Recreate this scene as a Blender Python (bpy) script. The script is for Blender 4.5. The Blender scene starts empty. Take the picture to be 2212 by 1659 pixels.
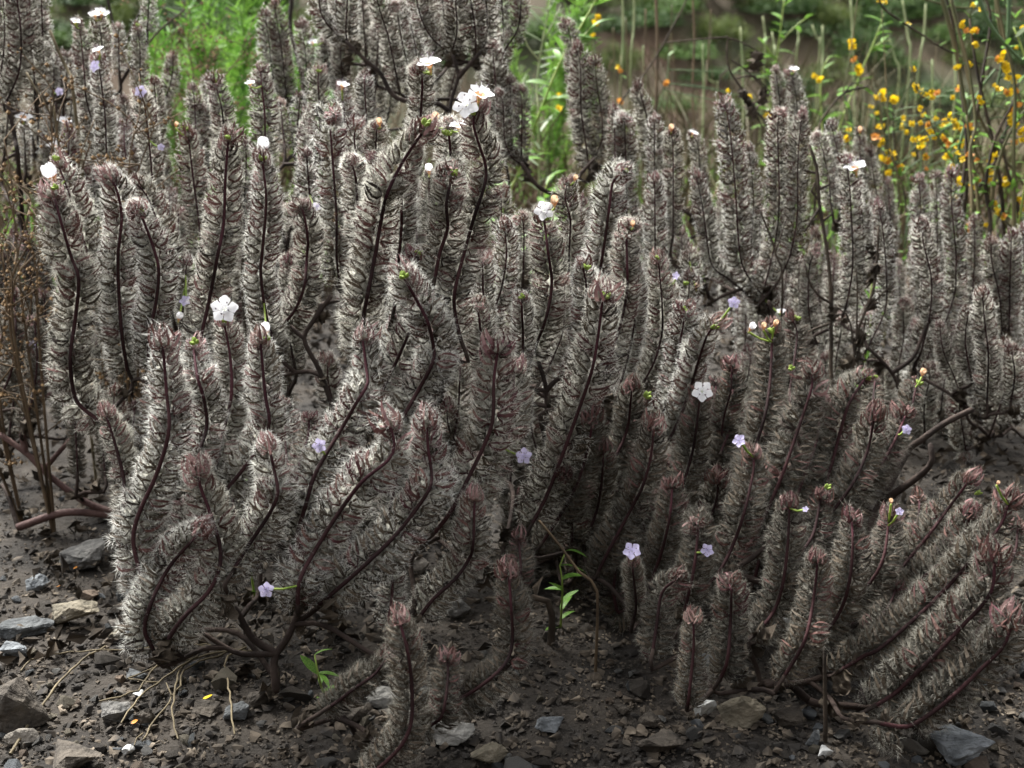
import bpy, bmesh, math, random
import numpy as np
from mathutils import Vector, Matrix, noise as mnoise

# ------------------------------------------------------------------ camera, sky, sun, exposure
CAM_Z = 0.34
PITCH = math.radians(18.0)
HFOV = math.radians(45.0)
scene = bpy.context.scene
cam_data = bpy.data.cameras.new('camera')
cam_data.sensor_width = 36.0
cam_data.lens = 18.0 / math.tan(HFOV / 2)
cam_data.clip_start = 0.02
cam_data.clip_end = 500.0
cam_data.dof.use_dof = True
cam_data.dof.focus_distance = 0.60
cam_data.dof.aperture_fstop = 16.0
cam = bpy.data.objects.new('camera', cam_data)
scene.collection.objects.link(cam)
cam.location = (0, 0, CAM_Z)
cam.rotation_euler = (math.pi / 2 - PITCH, 0, 0)
scene.camera = cam

SUN_EL, SUN_AZ = math.radians(50), math.radians(-36)
world = bpy.data.worlds.new('World')
scene.world = world
world.use_nodes = True
wn = world.node_tree
bg = wn.nodes['Background']
sky = wn.nodes.new('ShaderNodeTexSky')
sky.sky_type = 'NISHITA'
sky.sun_disc = False
sky.sun_elevation = SUN_EL
sky.sun_rotation = SUN_AZ
sky.dust_density = 3.0
hs = wn.nodes.new('ShaderNodeHueSaturation')
hs.inputs['Saturation'].default_value = 0.14
wn.links.new(sky.outputs[0], hs.inputs['Color'])
wn.links.new(hs.outputs[0], bg.inputs['Color'])
bg.inputs['Strength'].default_value = 0.055

sun_data = bpy.data.lights.new('sun', 'SUN')
sun_data.energy = 1.5
sun_data.angle = math.radians(16)
sun_data.color = (1.0, 0.985, 0.945)
sun = bpy.data.objects.new('sun', sun_data)
scene.collection.objects.link(sun)
sdir = Vector((math.sin(SUN_AZ) * math.cos(SUN_EL), math.cos(SUN_AZ) * math.cos(SUN_EL), math.sin(SUN_EL)))
sun.rotation_euler = (-sdir).to_track_quat('-Z', 'Y').to_euler()

scene.view_settings.view_transform = 'Standard'
scene.view_settings.look = 'None'
scene.view_settings.exposure = 3.3
scene.view_settings.gamma = 1.0
scene.cycles.debug_use_spatial_splits = True
scene.cycles.max_bounces = 4
scene.cycles.diffuse_bounces = 2
scene.cycles.transmission_bounces = 2
scene.cycles.transparent_max_bounces = 4

rng = np.random.default_rng(7)
random.seed(7)
C = scene.collection

# ------------------------------------------------------------------ pixel (2212 x 1659 view of the photo) -> world
TH = math.tan(HFOV / 2)
FPX = 1106.0 / TH
CAMP = np.array([0, 0, CAM_Z])
FWD = np.array([0, math.cos(PITCH), -math.sin(PITCH)])
UPV = np.array([0, math.sin(PITCH), math.cos(PITCH)])
RGT = np.array([1.0, 0, 0])

def ray(x, y):
    return FWD + RGT * ((x - 1106.0) / FPX) + UPV * ((829.5 - y) / FPX)

def P(x, y, d):
    return CAMP + ray(x, y) * d

def hnear(x, y):
    n = mnoise.noise
    h = 0.010 * n((x * 3.1, y * 3.1, 0.3)) + 0.0045 * n((x * 11, y * 11, 1.7))
    return h

def hfar(x, y):
    n = mnoise.noise
    t = max(0.0, y - 2.1)
    h = -0.36 * t if t < 7 else -2.52 + 0.0 * t
    if t > 6.0:
        h = -2.16 - 0.36 * (1 - math.exp(-(t - 6.0))) 
        h += 0.56 * max(0.0, t - 7.0)
    h += 0.25 * min(1, t * 0.15) * n((x * 0.35, y * 0.35, 4.0)) + 0.9 * min(1, t * 0.05) * n((x * 0.11, y * 0.11, 9.0))
    return h

def hback(x, y):  # unseen bank, added to block low sky light from behind and right
    t = max(0.0, -0.5 - y + 0.45 * max(0.0, x))
    return min(3.0, 1.0 * t * min(1, t * 1.5))

def hh(x, y):
    if y < -0.05: return hnear(x, y) + hback(x, y)
    return hnear(x, y) + hfar(x, y) * (1 if y > 2.1 else 0)

def G(x, y):
    """where the ray through a pixel meets the flat ground near the camera"""
    r = ray(x, y)
    t = -CAM_Z / r[2]
    p = CAMP + r * t
    p[2] = hh(p[0], p[1])
    return p, t

# ------------------------------------------------------------------ helpers
def link(o):
    C.objects.link(o)
    return o

def put(o, label=None, cat=None, group=None, kind=None):
    if label: o['label'] = label
    if cat: o['category'] = cat
    if group: o['group'] = group
    if kind: o['kind'] = kind
    return o

def empty(name, loc, label=None, cat=None, group=None):
    o = bpy.data.objects.new(name, None)
    o.empty_display_size = 0.02
    o.location = Vector(loc)
    link(o)
    return put(o, label, cat, group)

def tri_mesh(name, V, F, mats, mi=None, smooth=False):
    V = np.ascontiguousarray(V, dtype=np.float32).reshape(-1, 3)
    F = np.ascontiguousarray(F, dtype=np.int32).reshape(-1, 3)
    me = bpy.data.meshes.new(name)
    me.vertices.add(len(V)); me.loops.add(F.size); me.polygons.add(len(F))
    me.vertices.foreach_set('co', V.ravel())
    me.loops.foreach_set('vertex_index', F.ravel())
    me.polygons.foreach_set('loop_start', np.arange(0, F.size, 3, dtype=np.int32))
    if mi is not None:
        me.polygons.foreach_set('material_index', np.ascontiguousarray(mi, dtype=np.int32))
    me.polygons.foreach_set('use_smooth', np.full(len(F), smooth, dtype=bool))
    for m in (mats if isinstance(mats, (list, tuple)) else [mats]):
        me.materials.append(m)
    me.update(calc_edges=True)
    return me

def mobj(name, me, parent=None, loc=None, kind=None):
    o = bpy.data.objects.new(name, me)
    if parent is not None: o.parent = parent
    if loc is not None: o.location = Vector(loc)
    if kind: o['kind'] = kind
    return link(o)

def spline(pts, step):
    """Catmull-Rom through pts, resampled at even arc length"""
    p = np.asarray(pts, dtype=float)
    if len(p) == 2:
        p = np.array([p[0], (p[0] + p[1]) / 2, p[1]])
    q = np.vstack([2 * p[0] - p[1], p, 2 * p[-1] - p[-2]])
    out = []
    for i in range(1, len(q) - 2):
        for t in np.linspace(0, 1, 10, endpoint=False):
            a, b, c, d = q[i - 1], q[i], q[i + 1], q[i + 2]
            out.append(0.5 * (2 * b + (c - a) * t + (2 * a - 5 * b + 4 * c - d) * t * t + (3 * b - a - 3 * c + d) * t ** 3))
    out.append(p[-1])
    out = np.array(out)
    s = np.concatenate([[0], np.cumsum(np.linalg.norm(np.diff(out, axis=0), axis=1))])
    n = max(3, int(s[-1] / step) + 1)
    u = np.linspace(0, s[-1], n)
    return np.stack([np.interp(u, s, out[:, k]) for k in range(3)], axis=1), s[-1]

def norm(a):
    return a / np.maximum(np.linalg.norm(a, axis=-1, keepdims=True), 1e-9)

def tube(pts, r0, r1, ns=6, cap=True):
    """verts, faces of a tapered tube along pts"""
    p = np.asarray(pts, float)
    n = len(p)
    T = norm(np.gradient(p, axis=0))
    ref = np.array([0.3, -0.9, 0.2])
    A = norm(np.cross(T, ref)); B = np.cross(T, A)
    r = np.linspace(r0, r1, n) if np.isscalar(r0) else np.asarray(r0)
    ang = np.linspace(0, 2 * math.pi, ns, endpoint=False)
    V = p[:, None, :] + r[:, None, None] * (np.cos(ang)[None, :, None] * A[:, None, :] + np.sin(ang)[None, :, None] * B[:, None, :])
    V = V.reshape(-1, 3)
    i = np.arange(n - 1)[:, None] * ns; j = np.arange(ns)[None, :]; k = (j + 1) % ns
    a, b, c, d = i + j, i + k, i + ns + k, i + ns + j
    F = np.concatenate([np.stack([a, b, c], -1).reshape(-1, 3), np.stack([a, c, d], -1).reshape(-1, 3)])
    if cap:
        V = np.vstack([V, p[-1] + T[-1] * r[-1] * 0.7])
        e = len(V) - 1; s = (n - 1) * ns
        F = np.vstack([F, [[s + q, s + (q + 1) % ns, e] for q in range(ns)]])
    return V, F

def joinvf(lst):
    Vs, Fs, off = [], [], 0
    for V, F in lst:
        Vs.append(V); Fs.append(np.asarray(F) + off); off += len(V)
    return np.vstack(Vs), np.vstack(Fs)

# ------------------------------------------------------------------ materials
def mat(name, c1, c2=None, scale=40.0, rough=0.75, bump=0.0, bscale=None, trans=0.0, vary=0.0, spec=0.25, detail=4, c3=None, p0=0.35, p1=0.65):
    m = bpy.data.materials.new(name)
    m.use_nodes = True
    nt = m.node_tree; N = nt.nodes; L = nt.links
    b = N['Principled BSDF']
    b.inputs['Roughness'].default_value = rough
    b.inputs['Specular IOR Level'].default_value = spec
    tc = N.new('ShaderNodeTexCoord')
    col = None
    if c2 is not None:
        nz = N.new('ShaderNodeTexNoise'); nz.inputs['Scale'].default_value = scale; nz.inputs['Detail'].default_value = detail
        L.new(tc.outputs['Object'], nz.inputs['Vector'])
        cr = N.new('ShaderNodeValToRGB')
        cr.color_ramp.elements[0].position = p0; cr.color_ramp.elements[0].color = (*c1, 1)
        cr.color_ramp.elements[1].position = p1; cr.color_ramp.elements[1].color = (*c2, 1)
        if c3 is not None:
            e = cr.color_ramp.elements.new(min(0.98, p1 + 0.12)); e.color = (*c3, 1)
        L.new(nz.outputs['Fac'], cr.inputs['Fac'])
        col = cr.outputs['Color']
    if vary > 0:
        oi = N.new('ShaderNodeObjectInfo')
        mr = N.new('ShaderNodeMapRange'); mr.inputs['To Min'].default_value = 1 - vary; mr.inputs['To Max'].default_value = 1 + vary
        L.new(oi.outputs['Random'], mr.inputs['Value'])
        h = N.new('ShaderNodeHueSaturation')
        if col is None: h.inputs['Color'].default_value = (*c1, 1)
        else: L.new(col, h.inputs['Color'])
        L.new(mr.outputs[0], h.inputs['Value'])
        col = h.outputs['Color']
    if col is None: b.inputs['Base Color'].default_value = (*c1, 1)
    else: L.new(col, b.inputs['Base Color'])
    if bump > 0:
        nb = N.new('ShaderNodeTexNoise'); nb.inputs['Scale'].default_value = bscale or scale * 3; nb.inputs['Detail'].default_value = 6
        L.new(tc.outputs['Object'], nb.inputs['Vector'])
        bp = N.new('ShaderNodeBump'); bp.inputs['Strength'].default_value = bump; bp.inputs['Distance'].default_value = 0.002
        L.new(nb.outputs['Fac'], bp.inputs['Height']); L.new(bp.outputs[0], b.inputs['Normal'])
    if trans > 0:
        t = N.new('ShaderNodeBsdfTranslucent')
        if col is None: t.inputs['Color'].default_value = (*c1, 1)
        else: L.new(col, t.inputs['Color'])
        mx = N.new('ShaderNodeMixShader'); mx.inputs[0].default_value = trans
        L.new(b.outputs[0], mx.inputs[1]); L.new(t.outputs[0], mx.inputs[2])
        L.new(mx.outputs[0], N['Material Output'].inputs['Surface'])
    return m

M = {}
M['hair'] = mat('white_hair', (0.62, 0.615, 0.56), (0.82, 0.815, 0.765), scale=25, rough=0.6, trans=0.48)
M['hair2'] = mat('tan_hair', (0.52, 0.505, 0.44), (0.70, 0.685, 0.61), scale=25, rough=0.6, trans=0.35)
M['hair3'] = mat('bright_hair', (0.70, 0.68, 0.60), (0.86, 0.845, 0.77), scale=25, rough=0.6, trans=0.5)
M['hair_shade'] = mat('shade_hair', (0.19, 0.18, 0.15), (0.30, 0.287, 0.245), scale=25, rough=0.6, trans=0.35)  # dull brownish hair, darkened further to paint shade into the low plants
M['cal3_shade'] = mat('shade_felted_calyx', (0.065, 0.060, 0.048), (0.13, 0.122, 0.10), scale=90, rough=0.9, trans=0.2)  # felted calyx darkened in colour to stand in for shade
M['caps_shade'] = mat('shade_capsule', (0.06, 0.055, 0.044), (0.12, 0.112, 0.092), scale=120, rough=0.9)  # capsule tone with the same shade painted in
M['axis2'] = mat('maroon_stem', (0.030, 0.011, 0.014), (0.062, 0.023, 0.028), scale=30, rough=0.8, spec=.1)
M['blk'] = mat('blackened_calyx', (0.012, 0.009, 0.008), (0.04, 0.028, 0.02), scale=90, rough=0.9)
M['axis'] = mat('dark_stem', (0.016, 0.009, 0.009), (0.042, 0.018, 0.019), scale=30, rough=0.8, spec=.1, bump=0.3, bscale=500)
M['cal3'] = mat('felted_calyx', (0.20, 0.195, 0.16), (0.38, 0.37, 0.315), scale=90, rough=0.9, trans=0.2)
M['cal0'] = mat('brown_calyx', (0.030, 0.023, 0.017), (0.085, 0.065, 0.044), scale=90, rough=0.8, trans=0.15, vary=0.25)
M['cal1'] = mat('maroon_calyx', (0.055, 0.018, 0.021), (0.11, 0.058, 0.045), scale=90, rough=0.8, trans=0.15, vary=0.25)
M['cal2'] = mat('pink_calyx', (0.115, 0.045, 0.054), (0.25, 0.165, 0.145), scale=90, rough=0.7, trans=0.25, vary=0.25)
M['caps'] = mat('tan_capsule', (0.19, 0.182, 0.15), (0.36, 0.35, 0.295), scale=120, rough=0.85, vary=0.2)
M['branch'] = mat('branch_bark', (0.018, 0.0135, 0.0115), (0.048, 0.035, 0.029), scale=60, rough=0.85, spec=.1, bump=0.4, bscale=400)
M['redbranch'] = mat('red_branch_bark', (0.060, 0.030, 0.027), (0.115, 0.066, 0.056), scale=60, rough=0.7, bump=0.4, bscale=400)
M['wleaf'] = mat('withered_leaf', (0.030, 0.024, 0.018), (0.12, 0.095, 0.068), scale=70, rough=0.9, bump=0.5, bscale=300, vary=0.35)
M['petal'] = mat('white_petal', (0.86, 0.85, 0.88), (0.90, 0.90, 0.90), scale=80, rough=0.5, trans=0.35)
M['petall'] = mat('lilac_petal', (0.52, 0.46, 0.70), (0.66, 0.62, 0.80), scale=80, rough=0.5, trans=0.35)
M['throat'] = mat('peach_throat', (0.62, 0.28, 0.12), (0.75, 0.48, 0.28), scale=80, rough=0.5, trans=0.3)
M['orange'] = mat('faded_petal', (0.66, 0.42, 0.24), (0.76, 0.62, 0.46), scale=80, rough=0.6, trans=0.3)
M['anther'] = mat('purple_anther', (0.10, 0.05, 0.09), rough=0.6)
M['bud'] = mat('green_bud', (0.16, 0.26, 0.035), (0.34, 0.42, 0.10), scale=150, rough=0.6, trans=0.25)
M['soil'] = mat('soil', (0.012, 0.010, 0.008), (0.033, 0.027, 0.021), scale=22, rough=0.95, bump=0.9, bscale=320, detail=8)
M['gravel'] = mat('gravel', (0.024, 0.021, 0.018), (0.085, 0.068, 0.050), scale=70, rough=0.9, detail=2, c3=(0.20, 0.165, 0.125), p0=0.4, p1=0.6)
M['hill'] = mat('hill_soil', (0.024, 0.032, 0.012), (0.068, 0.046, 0.030), scale=0.9, rough=0.95, detail=8, c3=(0.13, 0.078, 0.056))
M['bush'] = mat('bush_leaf', (0.034, 0.075, 0.014), (0.080, 0.14, 0.030), scale=3, rough=0.7, trans=0.2, vary=0.3)
M['brightleaf'] = mat('bright_leaf', (0.070, 0.17, 0.022), (0.17, 0.31, 0.055), scale=20, rough=0.5, trans=0.35, vary=0.2)
M['feather'] = mat('feathery_leaf', (0.075, 0.19, 0.025), (0.19, 0.34, 0.055), scale=20, rough=0.6, trans=0.35)
M['greyleaf'] = mat('grey_green_leaf', (0.13, 0.18, 0.10), (0.24, 0.28, 0.18), scale=20, rough=0.6, trans=0.25)
M['lstem'] = mat('lime_stem', (0.17, 0.25, 0.04), (0.28, 0.34, 0.09), scale=20, rough=0.5, trans=0.0)
M['gstem'] = mat('pale_grass_stem', (0.14, 0.19, 0.075), (0.26, 0.28, 0.14), scale=20, rough=0.6)
M['wstem'] = mat('deerweed_stem', (0.055, 0.060, 0.022), (0.11, 0.085, 0.040), scale=20, rough=0.7)
M['wstemg'] = mat('green_deerweed_stem', (0.045, 0.085, 0.030), (0.085, 0.13, 0.05), scale=20, rough=0.6)
M['yellow'] = mat('yellow_petal', (0.70, 0.44, 0.010), (0.80, 0.60, 0.02), scale=150, rough=0.5, trans=0.3)
M['yorange'] = mat('orange_petal', (0.55, 0.19, 0.03), (0.62, 0.30, 0.06), scale=150, rough=0.5, trans=0.3)
M['dead'] = mat('dead_stalk', (0.020, 0.015, 0.011), (0.06, 0.044, 0.030), scale=40, rough=0.9, bump=0.4, bscale=300)
M['brush'] = mat('dry_brush', (0.060, 0.042, 0.026), (0.14, 0.098, 0.058), scale=40, rough=0.9)
M['seed'] = mat('brown_seedhead', (0.075, 0.046, 0.024), (0.22, 0.14, 0.065), scale=90, rough=0.9)
M['straw'] = mat('straw', (0.055, 0.043, 0.024), (0.16, 0.128, 0.075), scale=60, rough=0.8, bump=0.3, bscale=300)
M['litter'] = mat('leaf_litter', (0.016, 0.0125, 0.009), (0.065, 0.050, 0.035), scale=45, rough=0.95, p0=.4, p1=.62)
M['bush_dark'] = mat('dark_bush_leaf', (0.020, 0.052, 0.011), (0.056, 0.10, 0.024), scale=3, rough=0.7, trans=0.2, vary=0.15)
M['bush_olive'] = mat('olive_bush_leaf', (0.045, 0.070, 0.014), (0.105, 0.135, 0.034), scale=3, rough=0.7, trans=0.2, vary=0.15)
# ------------------------------------------------------------------ the setting: ground, canyon hillside
def grid_obj(name, xs, ys, f, m, smooth=True):
    V = np.array([(x, y, f(x, y)) for y in ys for x in xs])
    nx, ny = len(xs), len(ys)
    i = (np.arange(ny - 1)[:, None] * nx + np.arange(nx - 1)[None, :]).ravel()
    F = np.concatenate([np.stack([i, i + 1, i + nx + 1], 1), np.stack([i, i + nx + 1, i + nx], 1)])
    o = mobj(name, tri_mesh(name, V, F, m, smooth=smooth), kind='structure')
    return o

def hground(x, y):
    n = mnoise.noise
    return hh(x, y) + 0.0018 * n((x * 45, y * 45, 2.2)) + 0.0009 * n((x * 120, y * 120, 5.2)) - 0.0006
xs = np.concatenate([np.linspace(-6, -0.75, 22)[:-1], np.linspace(-0.75, 0.75, 200), np.linspace(0.75, 6, 22)[1:]])
ys = np.concatenate([np.linspace(-6, 0.35, 40)[:-1], np.linspace(0.35, 1.15, 130), np.linspace(1.15, 2.6, 60)[1:]])
put(grid_obj('ground', xs, ys, hground, M['soil']), 'dark brown gravelly soil under and in front of the fuzzy plants', 'ground')
xs = np.concatenate([np.linspace(-90, -9, 22)[:-1], np.linspace(-9, 14, 70), np.linspace(14, 90, 22)[1:]])
ys = np.concatenate([np.linspace(2.55, 9, 24)[:-1], np.linspace(9, 34, 60), np.linspace(34, 90, 20)[1:]])
put(grid_obj('hillside', xs, ys, lambda x, y: hh(x, y) - 0.01, M['hill']), 'reddish brown hillside dotted with green bushes across the gully', 'hillside')

# ------------------------------------------------------------------ stones
def rock_mesh(name, seed, sx, sy, sz, m, npts=16, sub=2, rough=0.05):
    r = np.random.default_rng(seed)
    bm = bmesh.new()
    pts = norm(r.normal(size=(npts, 3))) * r.uniform(0.82, 1.0, (npts, 1))
    for p in pts: bm.verts.new(p)
    res = bmesh.ops.convex_hull(bm, input=bm.verts)
    bmesh.ops.delete(bm, geom=[g for g in res['geom_interior'] if isinstance(g, bmesh.types.BMVert)], context='VERTS')
    bmesh.ops.triangulate(bm, faces=bm.faces)
    for _ in range(sub):
        bmesh.ops.subdivide_edges(bm, edges=bm.edges, cuts=1, use_grid_fill=True)
        bmesh.ops.triangulate(bm, faces=bm.faces)
    if sub:
        bmesh.ops.smooth_vert(bm, verts=bm.verts, factor=0.35, use_axis_x=True, use_axis_y=True, use_axis_z=True)
        for v in bm.verts:
            c = v.co * 2.3 + Vector((seed, 0, 0))
            v.co += v.co.normalized() * (rough * mnoise.noise(c) + rough * 0.5 * mnoise.noise(c * 3.1) + rough * 0.3 * mnoise.noise(c * 7) + rough * .16 * mnoise.noise(c * 15))
    for v in bm.verts: v.co = Vector((v.co.x * sx, v.co.y * sy, v.co.z * sz))
    me = bpy.data.meshes.new(name); bm.to_mesh(me); bm.free()
    me.materials.append(m)
    return me

def rockmat(name, a, b, c=None, sc=90):
    return mat(name, tuple(v * .42 for v in a), tuple(v * .78 for v in b), scale=sc, rough=0.9, bump=1.0, bscale=330, detail=10, c3=c, p0=.3, p1=.68)
RM = {
    'grey': rockmat('grey_stone', (0.085, 0.085, 0.082), (0.19, 0.18, 0.165), (0.42, 0.41, 0.38)),
    'tan': rockmat('tan_stone', (0.13, 0.115, 0.085), (0.26, 0.225, 0.165)),
    'slate': rockmat('slate_stone', (0.060, 0.066, 0.070), (0.13, 0.135, 0.135)),
    'blue': rockmat('blue_grey_stone', (0.13, 0.142, 0.152), (0.24, 0.255, 0.265)),
    'pale': rockmat('pale_stone', (0.24, 0.215, 0.18), (0.38, 0.34, 0.29)),
    'brown': rockmat('brown_stone', (0.050, 0.042, 0.034), (0.10, 0.084, 0.066)),
    'rust': rockmat('reddish_stone', (0.12, 0.085, 0.060), (0.20, 0.15, 0.11)),
    'white': rockmat('white_quartz', (0.70, 0.70, 0.68), (0.80, 0.80, 0.76)),
    'lgrey': rockmat('light_grey_stone', (0.19, 0.185, 0.17), (0.29, 0.28, 0.255)),
}
# (x, y of foot, width px, height ratio, depth ratio, colour, yaw, label)
BIG = [
 (178,1228,118,.50,.75,'grey', 20,'lumpy grey stone with white streaks behind the tan wedge stone'),
 (152,1352,112,.52,.70,'tan', -15,'tan angular wedge stone between the slate slab and the fuzzy plant'),
 (42,1372,118,.34,.55,'slate', 10,'flat dark slate slab beside the tan wedge stone'),
 (262,1272,44,.62,.6,'pale', 30,'pale beige chip of stone beside the tan wedge stone'),
 (16,1425,74,.55,.7,'blue', 0,'blue grey rounded stone below the dark slate slab'),
 (30,1592,150,.78,.8,'brown', 12,'big dark brown boulder behind the straw stalk'),
 (42,1618,70,.5,.6,'pale', 10,'pale pinkish stone lying at the foot of the dark brown boulder'),
 (125,1690,165,.42,.7,'brown', 5,'broad brown stone beside the pale pinkish stone'),
 (246,1378,44,.48,.7,'tan', 0,'small tan oval stone right beside the leaning fuzzy spikes'),
 (190,1292,58,.34,.6,'rust', -20,'thin reddish flake behind the tan wedge stone'),
 (80,1268,58,.55,.7,'blue', 35,'small rough bluish stone behind the dark slate slab'),
 (246,1568,82,.55,.7,'grey', -25,'speckled grey white stone beside the straw tuft'),
 (312,1574,48,.85,.8,'brown', 10,'dark blocky stone beside the speckled grey white stone'),
 (440,1560,66,.5,.8,'brown', 0,'dark flat stone under the straw tuft'),
 (512,1568,64,.65,.8,'slate', 30,'dark round stone at the foot of the front plant'),
 (560,1540,60,.6,.8,'brown', 70,'brown stone touching the foot of the front plant'),
 (965,1622,124,.42,.62,'lgrey', -8,'light grey flat angular stone under the front plant spikes'),
 (1052,1668,86,.6,.7,'tan', 20,'tan grey stone beside the light grey flat stone'),
 (1190,1596,62,.68,.7,'blue', 25,'glinting blue grey stone on the bare soil between the plants'),
 (1524,1566,50,.95,.7,'white', 12,'white quartz block beside the tan grey stone under the right plant'),
 (1605,1590,98,.75,.7,'tan', -10,'tan grey blocky stone beside the white quartz block'),
 (2095,1668,160,.55,.62,'blue', -28,'large blue grey angular stone by the right plant'),
 (1780,1662,38,.75,.8,'white', 40,'small white quartz pebble standing alone on dark soil'),
 (1432,1668,118,.42,.7,'brown', 8,'wide brown grey stone half sunk in the soil'),
 (1702,1584,70,.6,.8,'brown', 0,'dark stone beside the dead stick of the right plant'),
 (1752,1634,50,.9,.8,'slate', 60,'upright dark slate lump below the dead stick'),
 (828,1538,76,.62,.7,'lgrey', 14,'grey wedge stone behind the bending front spike'),
 (760,1570,70,.5,.8,'brown', 50,'dark brown stone beside the grey wedge stone'),
 (1690,1352,54,.7,.7,'white', 20,'whitish stone seen between the spikes of the right plant'),
 (985,1340,66,.55,.7,'grey', 0,'grey stone behind the spikes of the front plant'),
 (905,1236,64,.6,.7,'pale', 15,'pale stone in the dark gap of the front plant'),
 (275,1640,34,.7,.8,'white', 70,'small greyish white oval pebble beside the straw stalk tips'),
 (258,1478,24,1.0,.8,'rust', 0,'small pink upright pebble near the straw tuft'),
 (300,1512,26,.6,.8,'white', 10,'bluish white pebble among the straw'),
 (292,1470,50,.4,.7,'slate', -20,'flat slate chip behind the straw stalks'),
 (1400,1590,60,.45,.7,'brown', -20,'low brown stone on the soil between the plants'),
 (1340,1560,44,.5,.7,'brown', 20,'small low dark stone beside the brown stone'),
 (600,1275,50,.7,.5,'lgrey', -40,'upright grey shard behind the lilac fallen flower'),
]
for i, (x, y, w, hr, dr, cm, yaw, lab) in enumerate(BIG):
    p, d = G(x, y)
    sx = w / 2 * d / FPX * 1.22
    me = rock_mesh('stone', 100 + i, sx, sx * dr, sx * hr, RM[cm], npts=int(rng.integers(11, 17)), sub=3 if w > 40 else 2, rough=.085)
    o = mobj('stone', me, loc=(p[0], p[1] + sx * dr * 0.6, p[2] + sx * hr * 0.60))
    o.rotation_euler = (random.uniform(-.15, .15), random.uniform(-.15, .15), math.radians(yaw))
    put(o, lab, 'stone')

keys = ['grey', 'tan', 'slate', 'pale', 'brown', 'rust', 'lgrey', 'blue', 'brown', 'slate', 'tan', 'brown']
word = {'grey': 'mottled grey', 'tan': 'tan', 'slate': 'dark slate', 'pale': 'pale beige', 'brown': 'dark brown', 'rust': 'reddish', 'lgrey': 'light grey', 'blue': 'bluish grey'}
pm = {}
for k in word:
    pm[k] = [rock_mesh('pebble', 300 + 7 * q + len(k), 1, random.uniform(.6, .95), random.uniform(.38, .7), RM[k], npts=12, sub=0 if q else 1) for q in range(4)]
n = 0
while n < 262:
    x = random.uniform(-0.02, 1.02) * 2212; y = random.uniform(1060, 1680)
    if x > 420 and y < 1420: continue
    if 420 < x < 640 and y < 1520 and random.random() < .5: continue
    p, d = G(x, y)
    s = min(0.010, 0.0022 * (1 + random.paretovariate(1.7) * .55))
    k = random.choice(keys)
    o = mobj('pebble', random.choice(pm[k]), loc=(p[0], p[1], p[2] + s * 0.22))
    o.scale = (s, s, s)
    o.rotation_euler = (random.uniform(-.3, .3), random.uniform(-.3, .3), random.uniform(0, 6.3))
    put(o, f'small {word[k]} pebble lying on the bare gravelly soil', 'pebble', f'{word[k]} pebbles strewn on the soil')
    n += 1
# fine gravel: thousands of bits, one object
base = []
for q in range(6):
    me = rock_mesh('bit', 700 + q, 1, .8, .6, M['gravel'], npts=8, sub=0)
    V = np.array([v.co[:] for v in me.vertices]); F = np.array([p.vertices[:] for p in me.polygons])
    base.append((V, F)); bpy.data.meshes.remove(me)
Vs = []
for q in range(16000):
    x = rng.uniform(-.05, 1.05) * 2212; y = rng.uniform(1020, 1700)
    p, d = G(x, y)
    s = min(0.0042, 0.00085 * (1 + rng.pareto(2.0) * .9))
    V, F = base[q % 6]
    a = rng.uniform(0, 6.28); ca, sa = math.cos(a), math.sin(a)
    R = np.array([[ca, -sa, 0], [sa, ca, 0], [rng.uniform(-.3, .3), rng.uniform(-.3, .3), 1]])
    Vs.append(((V * s) @ R.T + [p[0], p[1], p[2] + s * .25], F))
V, F = joinvf(Vs)
put(mobj('gravel', tri_mesh('gravel', V, F, M['gravel']), kind='stuff'), 'fine brown and grey gravel scattered over the soil', 'gravel')
# crumbs of dead leaf litter: curled flakes lying under and between the plants
Vs = []
for q in range(13000):
    x = rng.uniform(-.62, .62); y = .56 + .9 * rng.random() ** .9
    if x < -.27 - .12 * (y - .6) and y < .80: continue
    if y < .62 and abs(x + .2) > .16 and abs(x - .28) > .2 and rng.random() < .8: continue
    s = rng.uniform(.002, .0068)
    a = norm(rng.normal(size=3) * [1, 1, .5]); b = norm(np.cross(a, rng.normal(size=3))); c = np.cross(a, b)
    o = np.array([x, y, hh(x, y) + rng.uniform(.0008, .004) + s * .4 + (.012 * rng.random() ** 3)])
    k = rng.uniform(.2, .6)
    V = np.array([o - a * s, o - a * s * .3 + b * s * .5 + c * s * k, o + a * s, o + a * s * .2 - b * s * .45 + c * s * k, o + c * s * .15])
    Vs.append((V, np.array([[0, 1, 4], [1, 2, 4], [2, 3, 4], [3, 0, 4]])))
V, F = joinvf(Vs)
put(mobj('leaf_litter', tri_mesh('leaf_litter', V, F, M['litter']), kind='stuff'), 'dark crumbled dead leaf litter beneath the fuzzy plants', 'leaf litter')
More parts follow.
